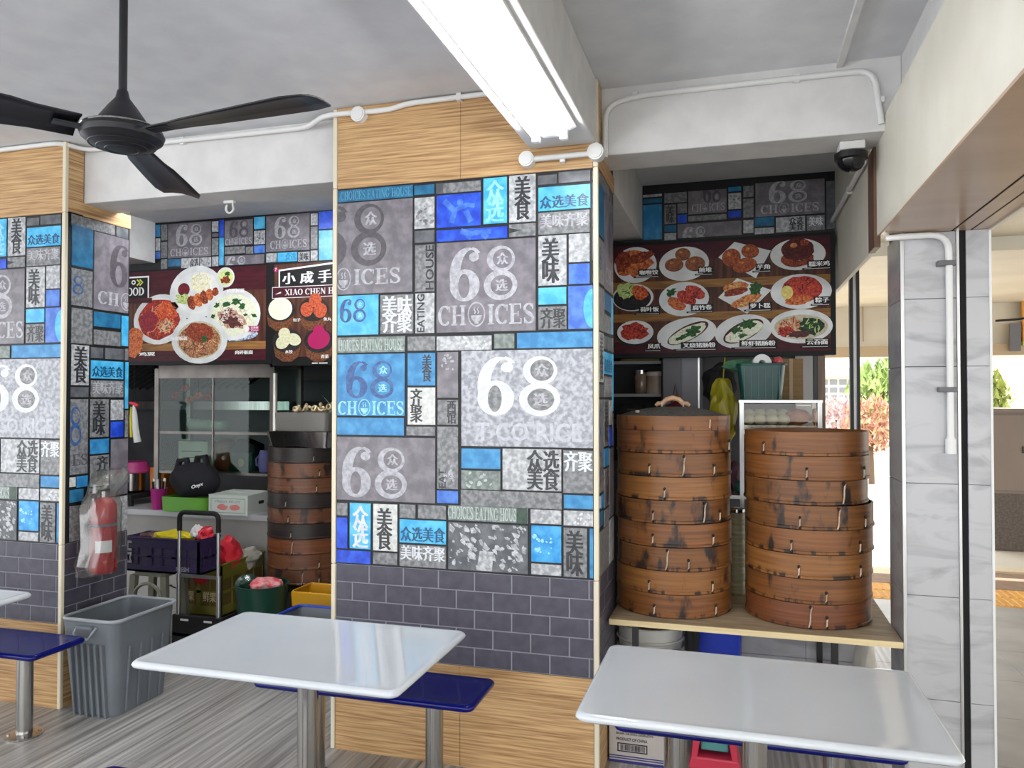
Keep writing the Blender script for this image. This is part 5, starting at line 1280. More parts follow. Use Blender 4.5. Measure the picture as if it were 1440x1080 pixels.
bk = thing('cloth_bag', 'black cloth bag with white script on the green tray', 'bag', (-4.06, 5.085, .888))
mb = MB(); mb.sphere((0, 0, .12), .2, 28, 16, sz=.75, sx=1.1, sy=.55)
mb.v = [(p[0] * (1.05 - .35 * p[2]) + .01 * mnoise.noise(Vector(p) * 9), p[1] + .02 * mnoise.noise(Vector(p) * 8), max(p[2] + .02 * mnoise.noise(Vector((p[0] * 10, 3, p[2] * 6))), 0)) for p in mb.v]
mb.build('bag_body', bgm, bk, smooth=60)
for x, hh in ((-.11, .27), (.06, .30)):
    MB().tube([(x - .05, 0, .2), (x - .04, 0, hh), (x + .03, 0, hh + .01), (x + .05, 0, .2)], [.03, .024, .024, .03], 8).build('bag_handle', bgm, bk, smooth=60)
o = MB(); put_text(o, 'Onyx', 0, 0, .11, .038, 0, bold=.02); o = o.build('lettering', print_white, bk); o.rotation_euler = (R(74), R(-18), 0); o.location = (.07, -.128, .06)
bx = thing('carton', 'white carton printed with red fruit on the counter', 'box', (-3.66, 5.10, .775))
cart = mat('white_carton', (206, 212, 204), (194, 200, 192), ns=4, rough=.6)
MB().box(-.17, .17, -.15, .15, 0, .145).build('carton_body', cart, bx)
MB().box(-.172, .172, -.152, .0, .145, .150).box(-.172, .172, .004, .152, .145, .154).build('flap', cart, bx)
mb = MB(); gm = mat('print_green', (120, 158, 140), rough=.5); rm = mat('print_rose', (206, 120, 116), rough=.5)
for a in ((-.15, .015, .15, .020), (-.15, .120, .15, .125), (-.15, .015, -.145, .125), (.145, .015, .15, .125)): rect(mb, a[0], a[1], a[2], a[3], 0, 0)
put_text(mb, 'FRESH FRUIT', -.11, .09, .11, .108, .0002, 0); mb.ell(-.05, .058, .045, .022, .0002, 18, 0, 1, .1, 2); mb.ell(.06, .058, .045, .022, .0002, 18, 0, 1, .1, 3)
o = mb.build('printed_panel', [gm, rm], bx); o.rotation_euler = (R(90), 0, 0); o.location = (0, -.1515, 0)
mb = MB(); mb.poly(rrect(-.035, .035, .07, .095, .011), 0); o = mb.build('hand_hole', matte_black, bx); o.rotation_euler = (R(90), 0, R(90)); o.location = (.1712, .02, 0)
# inside the display cabinet
rl = thing('film_roll', 'pale plastic bag roll on the cabinet shelf', 'roll', (CX - .20, CY - .02, CZ + .522))
MB().cyl((-.16, 0, .05), (.06, 0, .05), .05, n=20).build('roll', mat('pale_green_film', (176, 186, 172), (150, 162, 150), ns=10, rough=.4), rl, smooth=40)
MB().box(.04, .20, -.06, .06, .0, .085).build('folded_end', MATS['pale_green_film'], rl, bevel=.03)
cc = thing('carton', 'cream carton standing inside the glass cabinet', 'box', (CX - .24, CY - .06, CZ + .203))
MB().box(-.14, .14, -.08, .08, 0, .235).build('carton_body', mat('cream_carton', (190, 186, 166), (176, 172, 152), ns=4, rough=.6), cc)
mb = MB(); rect(mb, -.11, .15, .09, .158); rect(mb, -.10, .10, .02, .106); rect(mb, -.11, .05, .07, .056); o = mb.build('printed_line', MATS['dark_steel'], cc); o.rotation_euler = (R(90), 0, 0); o.location = (0, -.081, 0)
pt = thing('clay_pot', 'brown pot inside the glass cabinet', 'pot', (CX + .0, CY - .04, CZ + .203))
MB().lathe([(.07, 0), (.085, .02), (.088, .2), (.08, .225), (.07, .225)], 28).build('pot_body', mat('brown_glaze', (116, 58, 34), (96, 46, 28), ns=6, rough=.35), pt, smooth=40)
MB().lathe([(.082, .226), (.06, .25), (.02, .262)], 28).build('lid', MATS['brown_glaze'], pt, smooth=40)
gx = thing('tin', 'dark green tin box inside the glass cabinet', 'tin', (CX + .20, CY - .05, CZ + .203))
MB().box(-.10, .10, -.07, .07, 0, .15).build('tin_body', mat('dark_green_tin', (22, 58, 42), rough=.35), gx, bevel=.006)
mb = MB(); mb.ell(0, .07, .028, .035, 0, 20); o = mb.build('emblem', mat('gold_print', (150, 130, 70), rough=.4), gx); o.rotation_euler = (R(90), 0, 0); o.location = (0, -.0715, 0)
MB().prism([(-.11, 0), (.12, 0), (.12, .06), (-.02, .11)], -.07, .07, M=Matrix.Translation((0, 0, .151)) @ Matrix.Rotation(R(90), 4, 'X')).build('black_cover', matte_black, gx)
pp = thing('jug', 'lilac plastic jug beside the green tin', 'jug', (CX + .395, CY - .08, CZ + .203))
MB().lathe([(.045, 0), (.055, .05), (.052, .13), (.04, .17)], 20).build('jug_body', mat('lilac_plastic', (150, 120, 190), rough=.4), pp, smooth=40)
MB().tube([(-.05, 0, .13), (-.085, 0, .10), (-.08, 0, .05), (-.05, 0, .04)], .008, 6).build('handle', MATS['lilac_plastic'], pp)
for k, (x, z, m_, nm) in enumerate(((-.45, .81, 'red_orn', 'red'), (-.35, .87, 'red_orn', 'red'), (-.305, .78, 'orange_orn', 'orange'), (-.22, .81, 'orange_orn', 'orange'), (-.13, .80, 'red_orn', 'red'))):  # coloured lights reflected in the glass, built as bead clusters on strings
    t = thing('ornament', ['leftmost red hanging ornament in the glass cabinet', 'high red hanging ornament in the glass cabinet', 'lower orange hanging ornament in the glass cabinet', 'upper orange hanging ornament in the glass cabinet', 'rightmost red hanging ornament in the glass cabinet'][k], 'ornament', (CX + x, CY - .1, CZ + z), group='hanging ornaments in the cabinet')
    mm = mat(m_, (200, 30, 50) if nm == 'red' else (224, 104, 30), rough=.25)
    for q in range(5):
        a = q * 1.257; MB().sphere((.025 * math.cos(a), .012 * math.sin(a), .02 * math.sin(a)), .017, 8, 6).build('bead', mm, t, smooth=60)
    MB().cyl((0, 0, .0), (0, 0, 1.02 - z), .002, n=5).build('string', steel, t)
# left end of the counter: pot with pink basin, hood with slats, hanging bag, dark board
sp2 = thing('steel_pot', 'steel pot on a dark ring stove at the left of the counter', 'pot', (-4.86, 5.28, .868))
MB().lathe([(.10, 0), (.12, .02), (.12, .16), (.125, .165), (.112, .16), (.10, .02)], 28).build('pot_wall', steel, sp2, smooth=40)
pk = thing('basin', 'pink plastic basin turned over the steel pot', 'basin', (-4.86, 5.28, 1.034))
MB().lathe([(.16, 0), (.165, .01), (.13, .085), (.11, .09)], 28).build('basin_wall', mat('pink_plastic', (190, 60, 128), (170, 44, 110), ns=3, rough=.4), pk, smooth=40)
rs = thing('stove', 'dark ring stove at the left of the counter', 'stove', (-4.86, 5.28, .775))
MB().box(-.17, .17, -.17, .17, .055, .09).build('top', matte_black, rs)
for sx in (-1, 1):
    for sy in (-1, 1): MB().box(sx * .15 - .015, sx * .15 + .015, sy * .15 - .015, sy * .15 + .015, 0, .055).build('leg', matte_black, rs)
ob = thing('orange_tray', 'orange tray behind the cabinet post on the counter', 'tray', (-4.62, 5.42, .775))
tub(.12, .2, .13, .22, .3, .02, .006).build('tray_wall', mat('orange_plastic', (206, 120, 40), rough=.4), ob, smooth=40)
hd = thing('range_hood', 'steel range hood with slanted filter slats', 'hood', (-5.25, 6.17, 1.72))
MB().box(-.75, 1.3, -.4, .42, .30, .55).build('hood_body', mat('hood_grey', (120, 122, 124), rough=.35, metal=.6), hd)
MB().box(-.75, 1.3, -.42, -.40, .27, .31).build('hood_lip', steel, hd)
for k in range(22):
    MB().box(-.02, .02, -.002, .012, 0, .40).build('filter_slat', mat('hood_slat', (70, 70, 72), rough=.4, metal=.5), hd).matrix_local = Matrix.Translation((-.7 + k * .085, -.36, .02)) @ Matrix.Rotation(R(-50), 4, 'X') @ Matrix.Rotation(R(28), 4, 'Y')
MB().box(-.75, 1.3, .05, .42, -.18, -.10).build('wall_rail', steel, hd)
hb = thing('hanging_glove', 'yellow and white plastic bag hanging behind the left pillar', 'bag', (-4.51, 4.935, 1.52))
hb.scale = (1.25, 1.25, 1.25)
mb = MB(); mb.tube([(0, 0, .06), (.005, 0, 0), (.012, 0, -.08), (.02, .01, -.17)], [.008, .016, .018, .022], 8); mb.build('bag_white', white_pl, hb, smooth=60)
MB().tube([(-.02, 0, .05), (-.02, 0, -.02), (-.016, 0, -.14)], [.006, .012, .01], 8).build('bag_yellow', yel, hb, smooth=60)
MB().tube([(-.03, 0, .075), (0, 0, .07), (.03, 0, .055)], .010, 8).build('red_tie', redf, hb, smooth=60)
MB().cyl((0, 0, .07), (0, 0, .31), .0025, n=6).build('string', matte_black, hb)
db = thing('wall_poster', 'dark board with a white bird and letter behind the cabinet', 'poster', (-3.62, 6.58, 1.62))
MB().box(-.45, .75, -.015, .012, -.2, .2).build('board', mat('poster_navy', (16, 20, 34), rough=.4), db)
mb = MB(); mb.poly([(-.20, .07), (-.10, -.02), (-.02, .07), (-.05, -.05), (-.01, -.10), (-.14, -.12), (-.08, -.06)], 0); mb.ribbon([(.30, .06), (.22, .07), (.22, -.09), (.30, -.08)], .03, .0002)
mb.ell(.34, -.09, .012, .012, .0002, 8); o = mb.build('printed_figure', print_white, db); o.rotation_euler = (R(90), 0, 0); o.location = (0, -.017, 0)
rp = thing('pole', 'pale metal pole beside the glass cabinet', 'pole', (-3.16, 4.98, 0))
MB().cyl((0, 0, .777), (0, 0, 1.84), .017, n=14).build('tube', mat('pale_tube', (206, 202, 190), rough=.3, metal=.4), rp)
rp.location = (-3.36, 5.10, 0)
tube_light(-3.2, 5.5, 6.4, 2.745, 'lit twin tube light on the left stall ceiling', em=mat('lamp_tube_stall', (250, 252, 255), emit=0.4))  # unseen fitting, added to light what stands in the stall
tf = thing('fridge', 'dark steel fridge behind the steamer stack', 'fridge', (-2.55, 5.9, 0))
MB().box(-.45, .45, -.35, .35, .1, 1.95).build('body', mat('fridge_grey', (84, 80, 78), rough=.35, metal=.4), tf, bevel=.01)
MB().box(-.43, -.01, -.375, -.35, .15, 1.9).build('door', mat('fridge_door', (96, 90, 86), rough=.3, metal=.5), tf, bevel=.006)
MB().box(.01, .43, -.375, -.35, .15, 1.9).build('door', MATS['fridge_door'], tf, bevel=.006)
for x in (-.05, .05): MB().cyl((x, -.39, .8), (x, -.39, 1.3), .012, n=10).build('handle', steel, tf)
for x in (-.4, .4):
    for y in (-.3, .3): MB().cyl((x, y, 0), (x, y, .1), .03, n=10).build('foot', black_m, tf)
# ------------------------------------------------------------------ right stall
shu = thing('wall_shelf', 'dark shelf unit with tins in the right stall', 'shelf', (-0.55, 5.30, 0))
dkm = mat('dark_shelf', (40, 40, 44), rough=.6); palesh = mat('pale_shelf', (150, 150, 150), rough=.4)
MB().box(-.42, .07, .25, .27, 1.2, 2.1).build('back_panel', dkm, shu)
for z in (1.48, 1.66, 1.88): MB().box(-.42, .07, -.1, .25, z, z + .02).build('shelf_plate', palesh if z > 1.5 else dkm, shu)
MB().box(.07, .09, -.1, .27, 1.2, 2.1).build('side_panel', dkm, shu)
jr = thing('glass_jar', 'pale glass jar on the wall shelf', 'jar', (-.62, 5.27, 1.68))
MB().lathe([(.04, 0), (.045, .01), (.045, .12), (.038, .135)], 20).build('jar_body', mat('jar_beige', (150, 130, 110), (120, 100, 84), ns=8, rough=.2), jr, smooth=40)
MB().lathe([(.042, .135), (.042, .16), (.03, .163)], 20).build('lid', steel, jr, smooth=40)
tn = thing('food_tin', 'wide tin with pale lid on the wall shelf', 'tin', (-.52, 5.25, 1.68))
MB().lathe([(.062, 0), (.062, .12)], 28).build('tin_body', mat('tin_tan', (166, 150, 130), (136, 116, 98), ns=5, rough=.4), tn, smooth=40)
MB().lathe([(.066, .12), (.066, .145), (.05, .15)], 28).build('lid', mat('tin_lid', (196, 180, 170), rough=.4), tn, smooth=40)
yb2 = thing('yellow_box', 'mustard box on the upper wall shelf', 'box', (-.62, 5.26, 1.90))
MB().box(-.13, .13, -.06, .06, 0, .09).build('box_body', mat('mustard', (120, 106, 50), (100, 84, 40), ns=6, rough=.6), yb2, bevel=.004)
bk2 = thing('black_box', 'black box on the lower wall shelf', 'box', (-.68, 5.26, 1.50))
MB().box(-.08, .08, -.06, .06, 0, .11).build('box_body', matte_black, bk2, bevel=.006)
MB().box(-.03, .03, -.063, -.06, .07, .08).build('tag', steel, bk2)
fr2 = thing('steel_cabinet', 'grey steel cabinet behind the steamer lid', 'cabinet', (-.34, 5.32, 0))
gs = mat('grey_steel', (104, 104, 108), (92, 92, 96), ns=3, rough=.4, metal=.3)
MB().box(-.115, .115, -.25, .25, .08, 2.15).build('body', gs, fr2)
MB().box(-.11, .0, -.27, -.25, .1, 2.1).build('door', mat('steel_door', (78, 76, 80), rough=.4, metal=.3), fr2)
MB().box(.01, .107, -.27, -.25, .1, 2.1).build('door', gs, fr2)
MB().box(.107, .117, -.285, -.25, .1, 2.12).build('edge_strip', alu, fr2)
for x in (-.09, .09): MB().box(x - .02, x + .02, -.2, .2, 0, .08).build('foot', black_m, fr2)
rb2 = thing('red_bag', 'dark red cloth bag behind the lid handle', 'bag', (-.37, 4.965, 1.52))
crumple('bag_cloth', (0, 0, 0), (.08, .06, .11), mat('dark_red_cloth', (110, 26, 26), (80, 16, 20), ns=8, rough=.7), None, None, 14, .25, parent=rb2)
MB().tube([(-.03, 0, .06), (0, 0, .22), (.03, 0, .06)], .006, 6).build('bag_strap', MATS['dark_red_cloth'], rb2)
yb3 = crumple('yellow_bag', (-.075, 4.62, 1.56), (.075, .06, .20), mat('mustard_film', (170, 160, 26), (120, 112, 12), scale=(6, 6, 1), ns=6, rough=.4), 'yellow plastic bag hanging left of the glass snack case', 'bag', 21, .35)
MB().tube([(0, 0, .16), (.005, .15, .26), (.01, .30, .34)], .004, 6).build('hanging_string', yel, yb3)
pw = crumple('purple_bag', (-.02, 4.62, 1.205), (.06, .06, .085), mat('plum_cloth', (84, 40, 62), (60, 30, 46), ns=7, rough=.7), 'plum cloth bag below the yellow bag', 'bag', 22, .25)
bdk = crumple('black_bag', (-.10, 4.90, 1.74), (.10, .06, .12), matte_black, 'black bags hanging left of the green basket', 'bag', 23, .35)
# glass snack case on legs
sc = thing('snack_case', 'glass snack case on steel legs behind the open steamer stack', 'case', (0.228, 4.55, 0))
for sx in (-1, 1):
    for sy in (-1, 1): MB().box(sx * .199 - .011, sx * .199 + .011, sy * .16 - .011, sy * .16 + .011, 0, 1.63).build('post', alu, sc)
MB().box(-.214, .214, -.175, .175, 1.625, 1.64).build('top', alu, sc)
MB().box(-.205, .205, -.17, .17, 1.455, 1.475).build('shelf', alu, sc)
MB().box(-.33, .205, -.17, .17, 1.10, 1.12).build('shelf', alu, sc)
MB().box(-.188, .188, -.168, -.164, 1.475, 1.62).build('glass_pane', glass_mat('case_glass', (244, 243, 238), .03, .03), sc)
for s in (-1, 1): MB().box(s * .199 - .002, s * .199 + .002, -.15, .15, 1.475, 1.62).build('glass_pane', glass_mat('case_glass', (244, 243, 238), .03, .03), sc)
MB().box(-.19, .19, -.13, .16, 1.476, 1.502).build('tray', steel, sc)
bun = mat('pale_bun', (214, 210, 180), (196, 190, 160), ns=14, rough=.7); pas = mat('fried_pastry', (196, 132, 96), (156, 92, 62), ns=26, rough=.6)
bun_me = None
for k in range(8):
    x, y = -.17 + (k % 4) * .062, -.08 + (k // 4) * .07
    o = MB().sphere((0, 0, .03), .035, 14, 8, sz=.85).build('steamed_bun', bun, None, smooth=60) if bun_me is None else link('steamed_bun', bun_me)
    bun_me = o.data; o.location = (.235 + x, 4.55 + y, 1.503 + .03 * (k // 4)); tag(o, 'one of the pale buns in the glass snack case', 'bun', 'pale buns in the snack case')
cr2 = crumple('pastry', (.325, 4.50, 1.545), (.07, .06, .045), pas, 'heap of brown fried dough in the glass snack case', 'pastry', 31, .2)
cr3 = crumple('pastry', (.412, 4.50, 1.55), (.014, .05, .045), mat('golden_pastry', (206, 156, 90), (170, 116, 60), ns=20, rough=.6), 'golden dough stick at the right of the snack case', 'pastry', 32, .25)
bs = thing('basket', 'dark green plastic basket on top of the snack case', 'basket', (.135, 4.53, 1.641))
grn = mat('bottle_green', (14, 76, 70), (10, 62, 56), ns=5, rough=.3)
tub(.21, .20, .25, .24, .195, .03, .005).build('basket_wall', grn, bs, smooth=40)
MB().tube([(p[0], p[1], .195) for p in rrect(-.128, .128, -.123, .123, .03)], .007, 6, closed=True).build('rim', grn, bs, smooth=60)
for k in range(6): MB().box(-.092 + k * .036, -.086 + k * .036, -.118, -.10, .01, .18).build('rib', grn, bs).rotation_euler = (R(4.5), 0, 0)
rlx = thing('tape_roll', 'white roll lying in the green basket', 'roll', (.135, 4.49, 1.84))
MB().lathe([(.018, -.03), (.05, -.03), (.05, .03), (.018, .03), (.018, -.03)], 24, caps=False).build('roll', white_pl, rlx, smooth=40)
rlx.rotation_euler = (R(80), 0, R(10))
crumple('green_bag', (.05, 4.56, 1.835), (.12, .07, .035), glass_mat('mint_film', (190, 225, 205), .1, .12, .35, (120, 190, 150)), 'mint film bag in the green basket', 'bag', 33, .3)
crumple('red_bag', (.222, 4.53, 1.85), (.03, .06, .035), mat('rose_film', (180, 70, 80), rough=.4), 'small red bag at the right of the green basket', 'bag', 34, .2)
cbx = thing('carton', 'brown cardboard box behind the green basket', 'box', (.232, 4.69, 1.641))
MB().box(-.135, .135, -.03, .05, 0, .235).build('carton_body', mat('cardboard', (136, 108, 72), (124, 96, 62), scale=(1, 1, 20), ns=3, rough=.8), cbx)
MB().box(.06, .08, -.032, -.03, 0, .235).build('tape', mat('tape_tan', (152, 126, 88), rough=.4), cbx)
# timber door post and black posts of the side opening
pst = thing('door_post', 'brown and black post at the end of the right stall', 'post', (.50, 4.96, 0))
MB().box(-.03, .012, -.03, .03, 0, 1.905).build('timber', mat('post_timber', (132, 112, 96), (112, 92, 78), scale=(6, 6, 1), ns=4, rough=.5), pst)
MB().box(-.052, -.031, -.025, .025, 0, 1.905).build('black_edge', black_m, pst)
bp = thing('shutter_post', 'black shutter post seen past the right stall', 'post', (.69, 5.05, 0))
MB().box(-.028, -.008, -.02, .02, 0, 2.6).box(.010, .028, -.02, .02, 0, 2.6).build('post_side', black_m, bp)
MB().box(-.008, .010, -.008, .008, 0, 2.6).build('guide_channel', alu, bp)
MB().box(-.06, .06, -.05, .05, 0, .012).build('foot_plate', black_m, bp)
wt = thing('grey_panel', 'pale tiled panel at the back of the right stall', 'panel', (.55, 5.60, 0))
for k in range(6): MB().box(-.16, .02, -.01, .01, .002 + k * .40, .40 + k * .40).build('wall_tile', mat('pale_tile', (196, 196, 194), rough=.3), wt)
# low marble wall under the board, things below the board
lw = struct(MB().box(-.30, .66, 4.29, 4.36, 0, .62).build('wall_low', mortar), 'low marble tile wall under the board')
for x0, x1 in ((-.30, .02), (.02, .34), (.34, .66)):
    for z0, z1 in ((0, .30), (.30, .62)): MB().box(x0 + .001, x1 - .001, 4.28, 4.29, z0 + .001, z1 - .001).build('marble_tile', marble, lw, bevel=.001, seg=1)
wtub = thing('tub', 'white plastic tub under the board beside the middle pillar', 'tub', (-.42, 3.93, 0.001))
MB().lathe([(.13, 0), (.16, .52), (.17, .53), (.155, .53), (.12, .01)], 32).build('tub_wall', mat('white_tub', (214, 212, 204), rough=.4), wtub, smooth=40)
for z in (.40, .45): MB().lathe([(.151 + z * .02, z), (.160 + z * .02, z + .008), (.153 + z * .02, z + .016)], 32, caps=False).build('ring', MATS['white_tub'], wtub, smooth=40)
blb = thing('bin', 'blue plastic bin under the board', 'bin', (-.11, 4.05, 0.001))
tub(.22, .22, .26, .26, .52, .03, .006).build('bin_wall', mat('royal_blue_plastic', (22, 60, 190), (16, 48, 170), ns=3, rough=.35), blb, smooth=40)
crumple('black_bag', (-.21, 3.80, .50), (.035, .04, .10), matte_black, 'black bag hanging at the blue bin', 'bag', 41, .3).location.z = .48
bpk = thing('backpack', 'pale plastic sheet folded beside the column foot', 'sheet', (.53, 4.20, 0.0))
crumple('sheet', (.08, .0, .24), (.055, .05, .24), mat('pale_sheet', (214, 208, 196), (196, 190, 176), ns=6, rough=.4), None, None, 42, .18, parent=bpk)
ctn = thing('carton', 'grey-white carton lettered PRODUCT OF CHINA on the floor', 'box', (-.440, 3.62, 0.001))
MB().box(-.122, .122, -.11, .11, 0, .40).build('carton_body', mat('grey_carton', (190, 184, 178), (178, 172, 166), ns=6, rough=.7), ctn)
dkp = mat('print_ink', (40, 38, 48), rough=.6)
mb = MB(); put_text(mb, 'S.NO.: 10 PX. BOX', -.09, .148, .03, .162, 0, 0, .02); put_text(mb, 'BEAR 24.2025-2028-JDN', -.09, .124, .075, .138, 0, 0, .02); put_text(mb, 'PRODUCT OF CHINA', -.09, .100, .05, .114, 0, 0, .02)
rect(mb, -.09, .180, .09, .188)
for a in ((-.085, .05, .05, .055), (-.085, .085, .05, .090), (-.085, .05, -.08, .09), (.045, .05, .05, .09)): rect(mb, *a)
rnd = random.Random(3); x = -.072
while x < .038:
    w = rnd.choice((.0015, .0025, .004)); rect(mb, x, .057, x + w, .083); x += w + rnd.choice((.0015, .002, .003))
o = mb.build('lettering', dkp, ctn); o.rotation_euler = (R(90), 0, 0); o.location = (0, -.1115, 0)
mb = MB(); rect(mb, -.122, .028, .122, .033, 0); rect(mb, -.122, .018, .122, .023, 0); rect(mb, -.122, .0, .122, .012, 0); o = mb.build('printed_band', mat('print_navy', (48, 46, 120), rough=.6), ctn); o.rotation_euler = (R(90), 0, 0); o.location = (0, -.111, 0)
bl2 = thing('bin', 'dark bin in the shade beside the carton', 'bin', (-.268, 3.70, 0.001))
tub(.06, .12, .07, .13, .45, .02, .005).build('bin_wall', mat('shade_blue', (30, 36, 52), rough=.5), bl2, smooth=40)  # dark blue plastic of the narrow bin
rst = thing('stool', 'low red plastic stool with teal cushion under the board', 'stool', (-.10, 3.62, 0.001))
rdp = mat('red_plastic', (206, 62, 84), (194, 50, 72), ns=3, rough=.4)
MB().prism([(-.115, 0), (.115, 0), (.10, .055), (-.10, .055)], -.08, .08, M=Matrix.Rotation(R(90), 4, 'X')).build('base', rdp, rst, bevel=.008)
for s in (-1, 1): MB().prism([(s * .10 - .025, .05), (s * .10 + .0, .05), (s * .075 + .015, .17), (s * .075 - .02, .17)] if s > 0 else [(s * .10, .05), (s * .10 + .025, .05), (s * .075 + .02, .17), (s * .075 - .015, .17)], -.08, .08, M=Matrix.Rotation(R(90), 4, 'X')).build('side', rdp, rst, bevel=.004)
MB().box(-.095, .095, -.085, .085, .172, .20).build('seat', rdp, rst, bevel=.006)
MB().box(-.06, .06, -.05, .06, .075, .165).build('teal_box', mat('teal_cloth', (84, 150, 146), rough=.5), rst, bevel=.008)
bst = thing('bamboo_tube', 'pale ribbed tube standing between the steamer stacks', 'tube', (.0, 4.14, .646))
mb = MB(); pr = []
for k in range(6): pr += [(.038, k * .07), (.040, k * .07 + .006), (.040, k * .07 + .062), (.038, k * .07 + .066)]
mb.lathe(pr, 24); mb.build('tube_wall', mat('pale_bamboo', (170, 164, 128), (140, 134, 100), scale=(1, 1, 8), ns=9, rough=.5), bst, smooth=35)
MB().lathe([(.041, .42), (.041, .435), (.03, .44)], 24).build('lid', steel, bst, smooth=40)
crumple('teal_cloth', (.03, 4.44, 1.16), (.045, .04, .04), mat('teal_cloth2', (60, 130, 120), rough=.7), 'teal cloth behind the gap between the steamer stacks', 'cloth', 44, .2)

# ------------------------------------------------------------------ outside: walkway, ground, far things
pav = mat('grey_paving', (150, 148, 144), (168, 166, 162), ns=3, rough=.4)
gnd = mat('sunlit_concrete', (206, 200, 188), (192, 186, 172), ns=1.5, rough=.7)
wf = struct(MB().box(1.02, 7.0, -6, 6.95, -.10, -.006).build('floor_walkway', floor_j), 'grey tiled walkway outside')
pm = MB().cbox(.001, .599, .001, .599, -.006, 0, .0015).mesh('paving_tile', pav)
for i in range(6):
    for j in range(9):
        o = link('paving_tile', pm, wf); o.location = (1.03 + i * .6, 1.55 + j * .6, 0)
MB().box(1.02, 7.0, -6, 1.55, -.006, 0).build('paving_field', pav, wf)
tac = struct(MB().box(-1.1, 7.0, 7.40 - .45, 7.56, -.10, -.004).build('floor_tactile', floor_j), 'yellow tactile paving strip across the walkway')
tm = mat('tactile_yellow', (222, 166, 74), (206, 148, 58), ns=9, rough=.7)
mb = MB().cbox(.002, .298, .002, .298, -.004, .002, .002)
for a in range(5):
    mb.add([(.03 + a * .06 - .015, .02, .002), (.03 + a * .06 + .015, .02, .002), (.03 + a * .06 + .015, .28, .002), (.03 + a * .06 - .015, .28, .002), (.03 + a * .06 - .009, .026, .008), (.03 + a * .06 + .009, .026, .008), (.03 + a * .06 + .009, .274, .008), (.03 + a * .06 - .009, .274, .008)],
           [(4, 5, 6, 7), (0, 1, 5, 4), (1, 2, 6, 5), (2, 3, 7, 6), (3, 0, 4, 7)])
tme = mb.mesh('tactile_tile', tm)
for i in range(-1, 12):
    for j in range(2):
        o = link('tactile_tile', tme, tac); o.location = (.7 + i * .3, 6.955 + j * .3, 0)
kb = struct(MB().box(-1.1, 12, 7.56, 8.25, -.10, .004).build('floor_kerb', mat('kerb_brown', (146, 120, 98), (128, 104, 84), ns=14, rough=.8)), 'brown aggregate kerb strip')
g2 = struct(MB().box(-30, 60, 8.25, 70, -.12, -.002).build('ground', gnd), 'sunlit concrete forecourt')
MB().box(1.6, 5, 8.27, 8.45, -.002, .02).build('kerb_edge', mat('kerb_pale', (206, 190, 160), rough=.7), g2)
# covered walkway ceiling, far beam, side cladding
can = mat('canopy_cream', (212, 204, 186), (200, 191, 172), scale=(1, 1, 1), ns=2, rough=.5)
struct(MB().box(.99, 12, -6, 6.2, 2.80, 2.86).build('canopy_near', can), 'cream canopy ceiling over the near walkway')
struct(MB().box(.62, 12, 6.2, 9.6, 2.70, 2.86).build('canopy_far', can), 'cream canopy ceiling over the far walkway')
fb = struct(MB().box(-4, 12, 9.6, 9.9, 2.12, 2.95).build('canopy_beam', can), 'far cream beam of the canopy')
for k in range(12): MB().box(-3 + k * 1.1, -2.99 + k * 1.1, 9.585, 9.6, 2.3, 2.7).build('panel_joint', mat('joint_tan', (170, 150, 122), rough=.6), fb)
MB().box(-4, 12, 9.55, 9.6, 2.12, 2.24).build('beam_lip', mat('canopy_tan', (186, 166, 134), rough=.6), fb)
sg = thing('orange_sign', 'orange sign panel under the far canopy', 'sign', (3.25, 9.50, 2.36))
MB().box(-.28, .5, -.02, .02, -.10, .34).build('panel', mat('sign_orange', (216, 150, 60), rough=.5), sg)
MB().box(-.28, .5, -.022, .02, -.14, -.10).build('sign_base', mat('sign_lime', (200, 206, 110), rough=.5), sg)
MB().box(-.40, -.30, -.02, .02, -.20, .10).build('grey_box', grey_clip, sg)
MB().box(-.2, .4, .02, .05, .1, .2).build('bracket', grey_clip, sg)
for k, (px, py, pz, lb) in enumerate(((2.76, 7.9, 2.52, 'black camera on a curved bracket under the far canopy'), (2.30, 6.0, 2.74, 'black camera fixed to the near canopy ceiling'))):
    c = thing('security_camera', lb, 'camera', (px, py, pz))
    MB().cyl((-.05, 0, -.03), (.09, -.03, -.05), .045, n=14).build('housing', black_m, c, smooth=40)
    MB().cyl((0, 0, 0), (0, 0, (2.70 if k == 0 else 2.80) - pz), .015, n=8).build('stem', black_m, c)
    if k == 0: MB().tube([(-.05, 0, -.02), (-.15, 0, -.12), (-.30, 0, -.16), (-.5, 0, -.17)], .012, 6).build('cable', black_m, c)
    else: MB().tube([(-.05, 0, -.05), (-.08, 0, -.08), (-.02, 0, -.1)], .012, 6).build('cable', black_m, c)
# far metal cabinets
mc = mat('taupe_metal', (128, 116, 106), (118, 106, 96), scale=(1, 1, .4), ns=2, rough=.5)
gran = mat('dark_granite', (72, 64, 60), (98, 86, 78), ns=40, rough=.5)
for k in range(3):
    x = 2.62 + k * .78
    c = thing('utility_cabinet', ['taupe metal cabinet nearest the column across the walkway', 'middle taupe metal cabinet across the walkway', 'farthest right taupe metal cabinet across the walkway'][k], 'cabinet', (x + .38, 9.8, 0))
    MB().box(-.385, .385, -.3, .3, .0, .62).build('plinth', gran, c)
    MB().box(-.38, .38, -.3, .3, .62, 1.50).build('body', mc, c)
    MB().box(-.39, .39, -.33, .31, 1.50, 1.54).build('top', mc, c)
    for s in (-1, 1):
        MB().box(s * .19 - .18, s * .19 + .18, -.315, -.30, .65, 1.47).build('door', mc, c, bevel=.004)
        MB().box(s * .035 - .012, s * .035 + .012, -.335, -.315, 1.06, 1.13).build('handle', black_m, c)
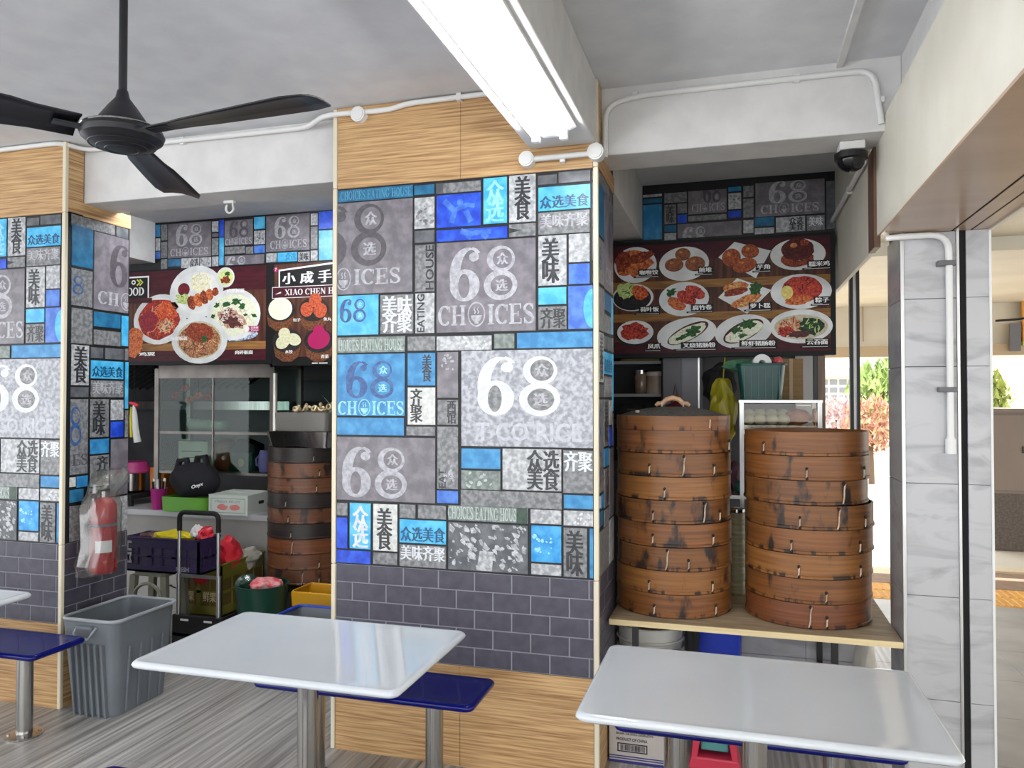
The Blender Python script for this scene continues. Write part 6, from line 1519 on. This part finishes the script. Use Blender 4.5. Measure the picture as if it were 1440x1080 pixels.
# planting and building behind
def leafy(name, c, r, n, m, label, cat, seed, size=.09, parent=None, group=None):
    rnd = random.Random(seed); mb = MB()
    for k in range(n):
        while True:
            p = Vector((rnd.uniform(-1, 1), rnd.uniform(-1, 1), rnd.uniform(-1, 1)))
            if p.length < 1: break
        p = Vector((p.x * r[0], p.y * r[1], p.z * r[2])); s = size * rnd.uniform(.6, 1.4)
        M = Matrix.Translation(p) @ Matrix.Rotation(rnd.random() * 6.3, 4, 'Z') @ Matrix.Rotation(rnd.uniform(-1, 1), 4, 'X')
        mb.add([(-s * .4, 0, 0), (0, -s * .1, s * .2), (s * .4, 0, 0), (0, .02, s * 1.1)], [(0, 1, 3), (1, 2, 3)], 0, M)
    t = thing(name, label, cat, (c[0], c[1], 0), group=group)
    o = mb.build('foliage', m, t); o.location = (0, 0, c[2])
    o['kind'] = 'stuff'
    MB().cyl((0, 0, -.01), (0, 0, c[2]), .06, .03, n=8).build('stem', mat('bark', (96, 78, 60), rough=.8), t)
    return t
leafg = mat('leaf_green', (134, 158, 84), (164, 184, 112), ns=3, rough=.6)
leafd = mat('leaf_olive', (110, 120, 52), (140, 148, 70), ns=3, rough=.6)
flo = mat('flower_red', (188, 120, 108), (190, 170, 130), ns=5, rough=.6)
flw = mat('flower_pale', (226, 220, 214), (206, 168, 170), ns=4, rough=.6)
leafy('tree', (4.25, 22, 1.75), (1.45, 1.0, .95), 1800, leafg, 'bright green tree beyond the forecourt left of the column', 'tree', 1, .22)
leafy('tree', (6.55, 24, 1.55), (.6, .6, .85), 900, leafd, 'olive green tree behind the utility cabinets', 'tree', 2, .22)
leafy('flower_bush', (2.5, 16.2, 1.1), (.5, .4, .55), 700, flo, 'bush with red flowers beyond the forecourt', 'bush', 3, .12)
leafy('flower_bush', (1.95, 17, 1.2), (.6, .4, .45), 800, flw, 'bush with pale flowers beyond the black shutter post', 'bush', 4, .12)
bg = thing('building', 'white building with a window grid behind the flower bushes', 'building', (4.0, 36, 0))
MB().box(-4.5, 2.6, 0, 4, 0, 2.55).build('wall', mat('pale_render', (222, 218, 208), rough=.7), bg)
MB().prism([(-4.8, 2.55), (2.9, 2.55), (2.9, 3.1), (1.5, 3.0), (-4.8, 2.7)], -4.2, .3, M=Matrix.Rotation(R(90), 4, 'X')).build('roof', mat('grey_roof', (168, 164, 154), rough=.7), bg)
wm = mat('window_grey', (120, 122, 124), rough=.3)
for i in range(7):
    for j in range(3): MB().box(-1.6 + i * .38, -1.3 + i * .38, -.05, .02, 1.55 + j * .34, 1.78 + j * .34).build('window', wm, bg)
b2 = thing('building', 'pale yellow building above the utility cabinets', 'building', (13.0, 40, 0))
MB().box(-1.6, 8, 0, 5, 0, 3.6).build('wall', mat('pale_yellow_render', (230, 228, 160), rough=.7), b2)
MB().box(-1.7, 8, -.1, 5, 3.6, 3.75).build('roof', mat('grey_roof', (168, 164, 154), rough=.7), b2)
for i in range(3): MB().box(-.4 + i * 2.2, .8 + i * 2.2, -.06, .02, 1.9, 2.8).build('window', wm, b2)
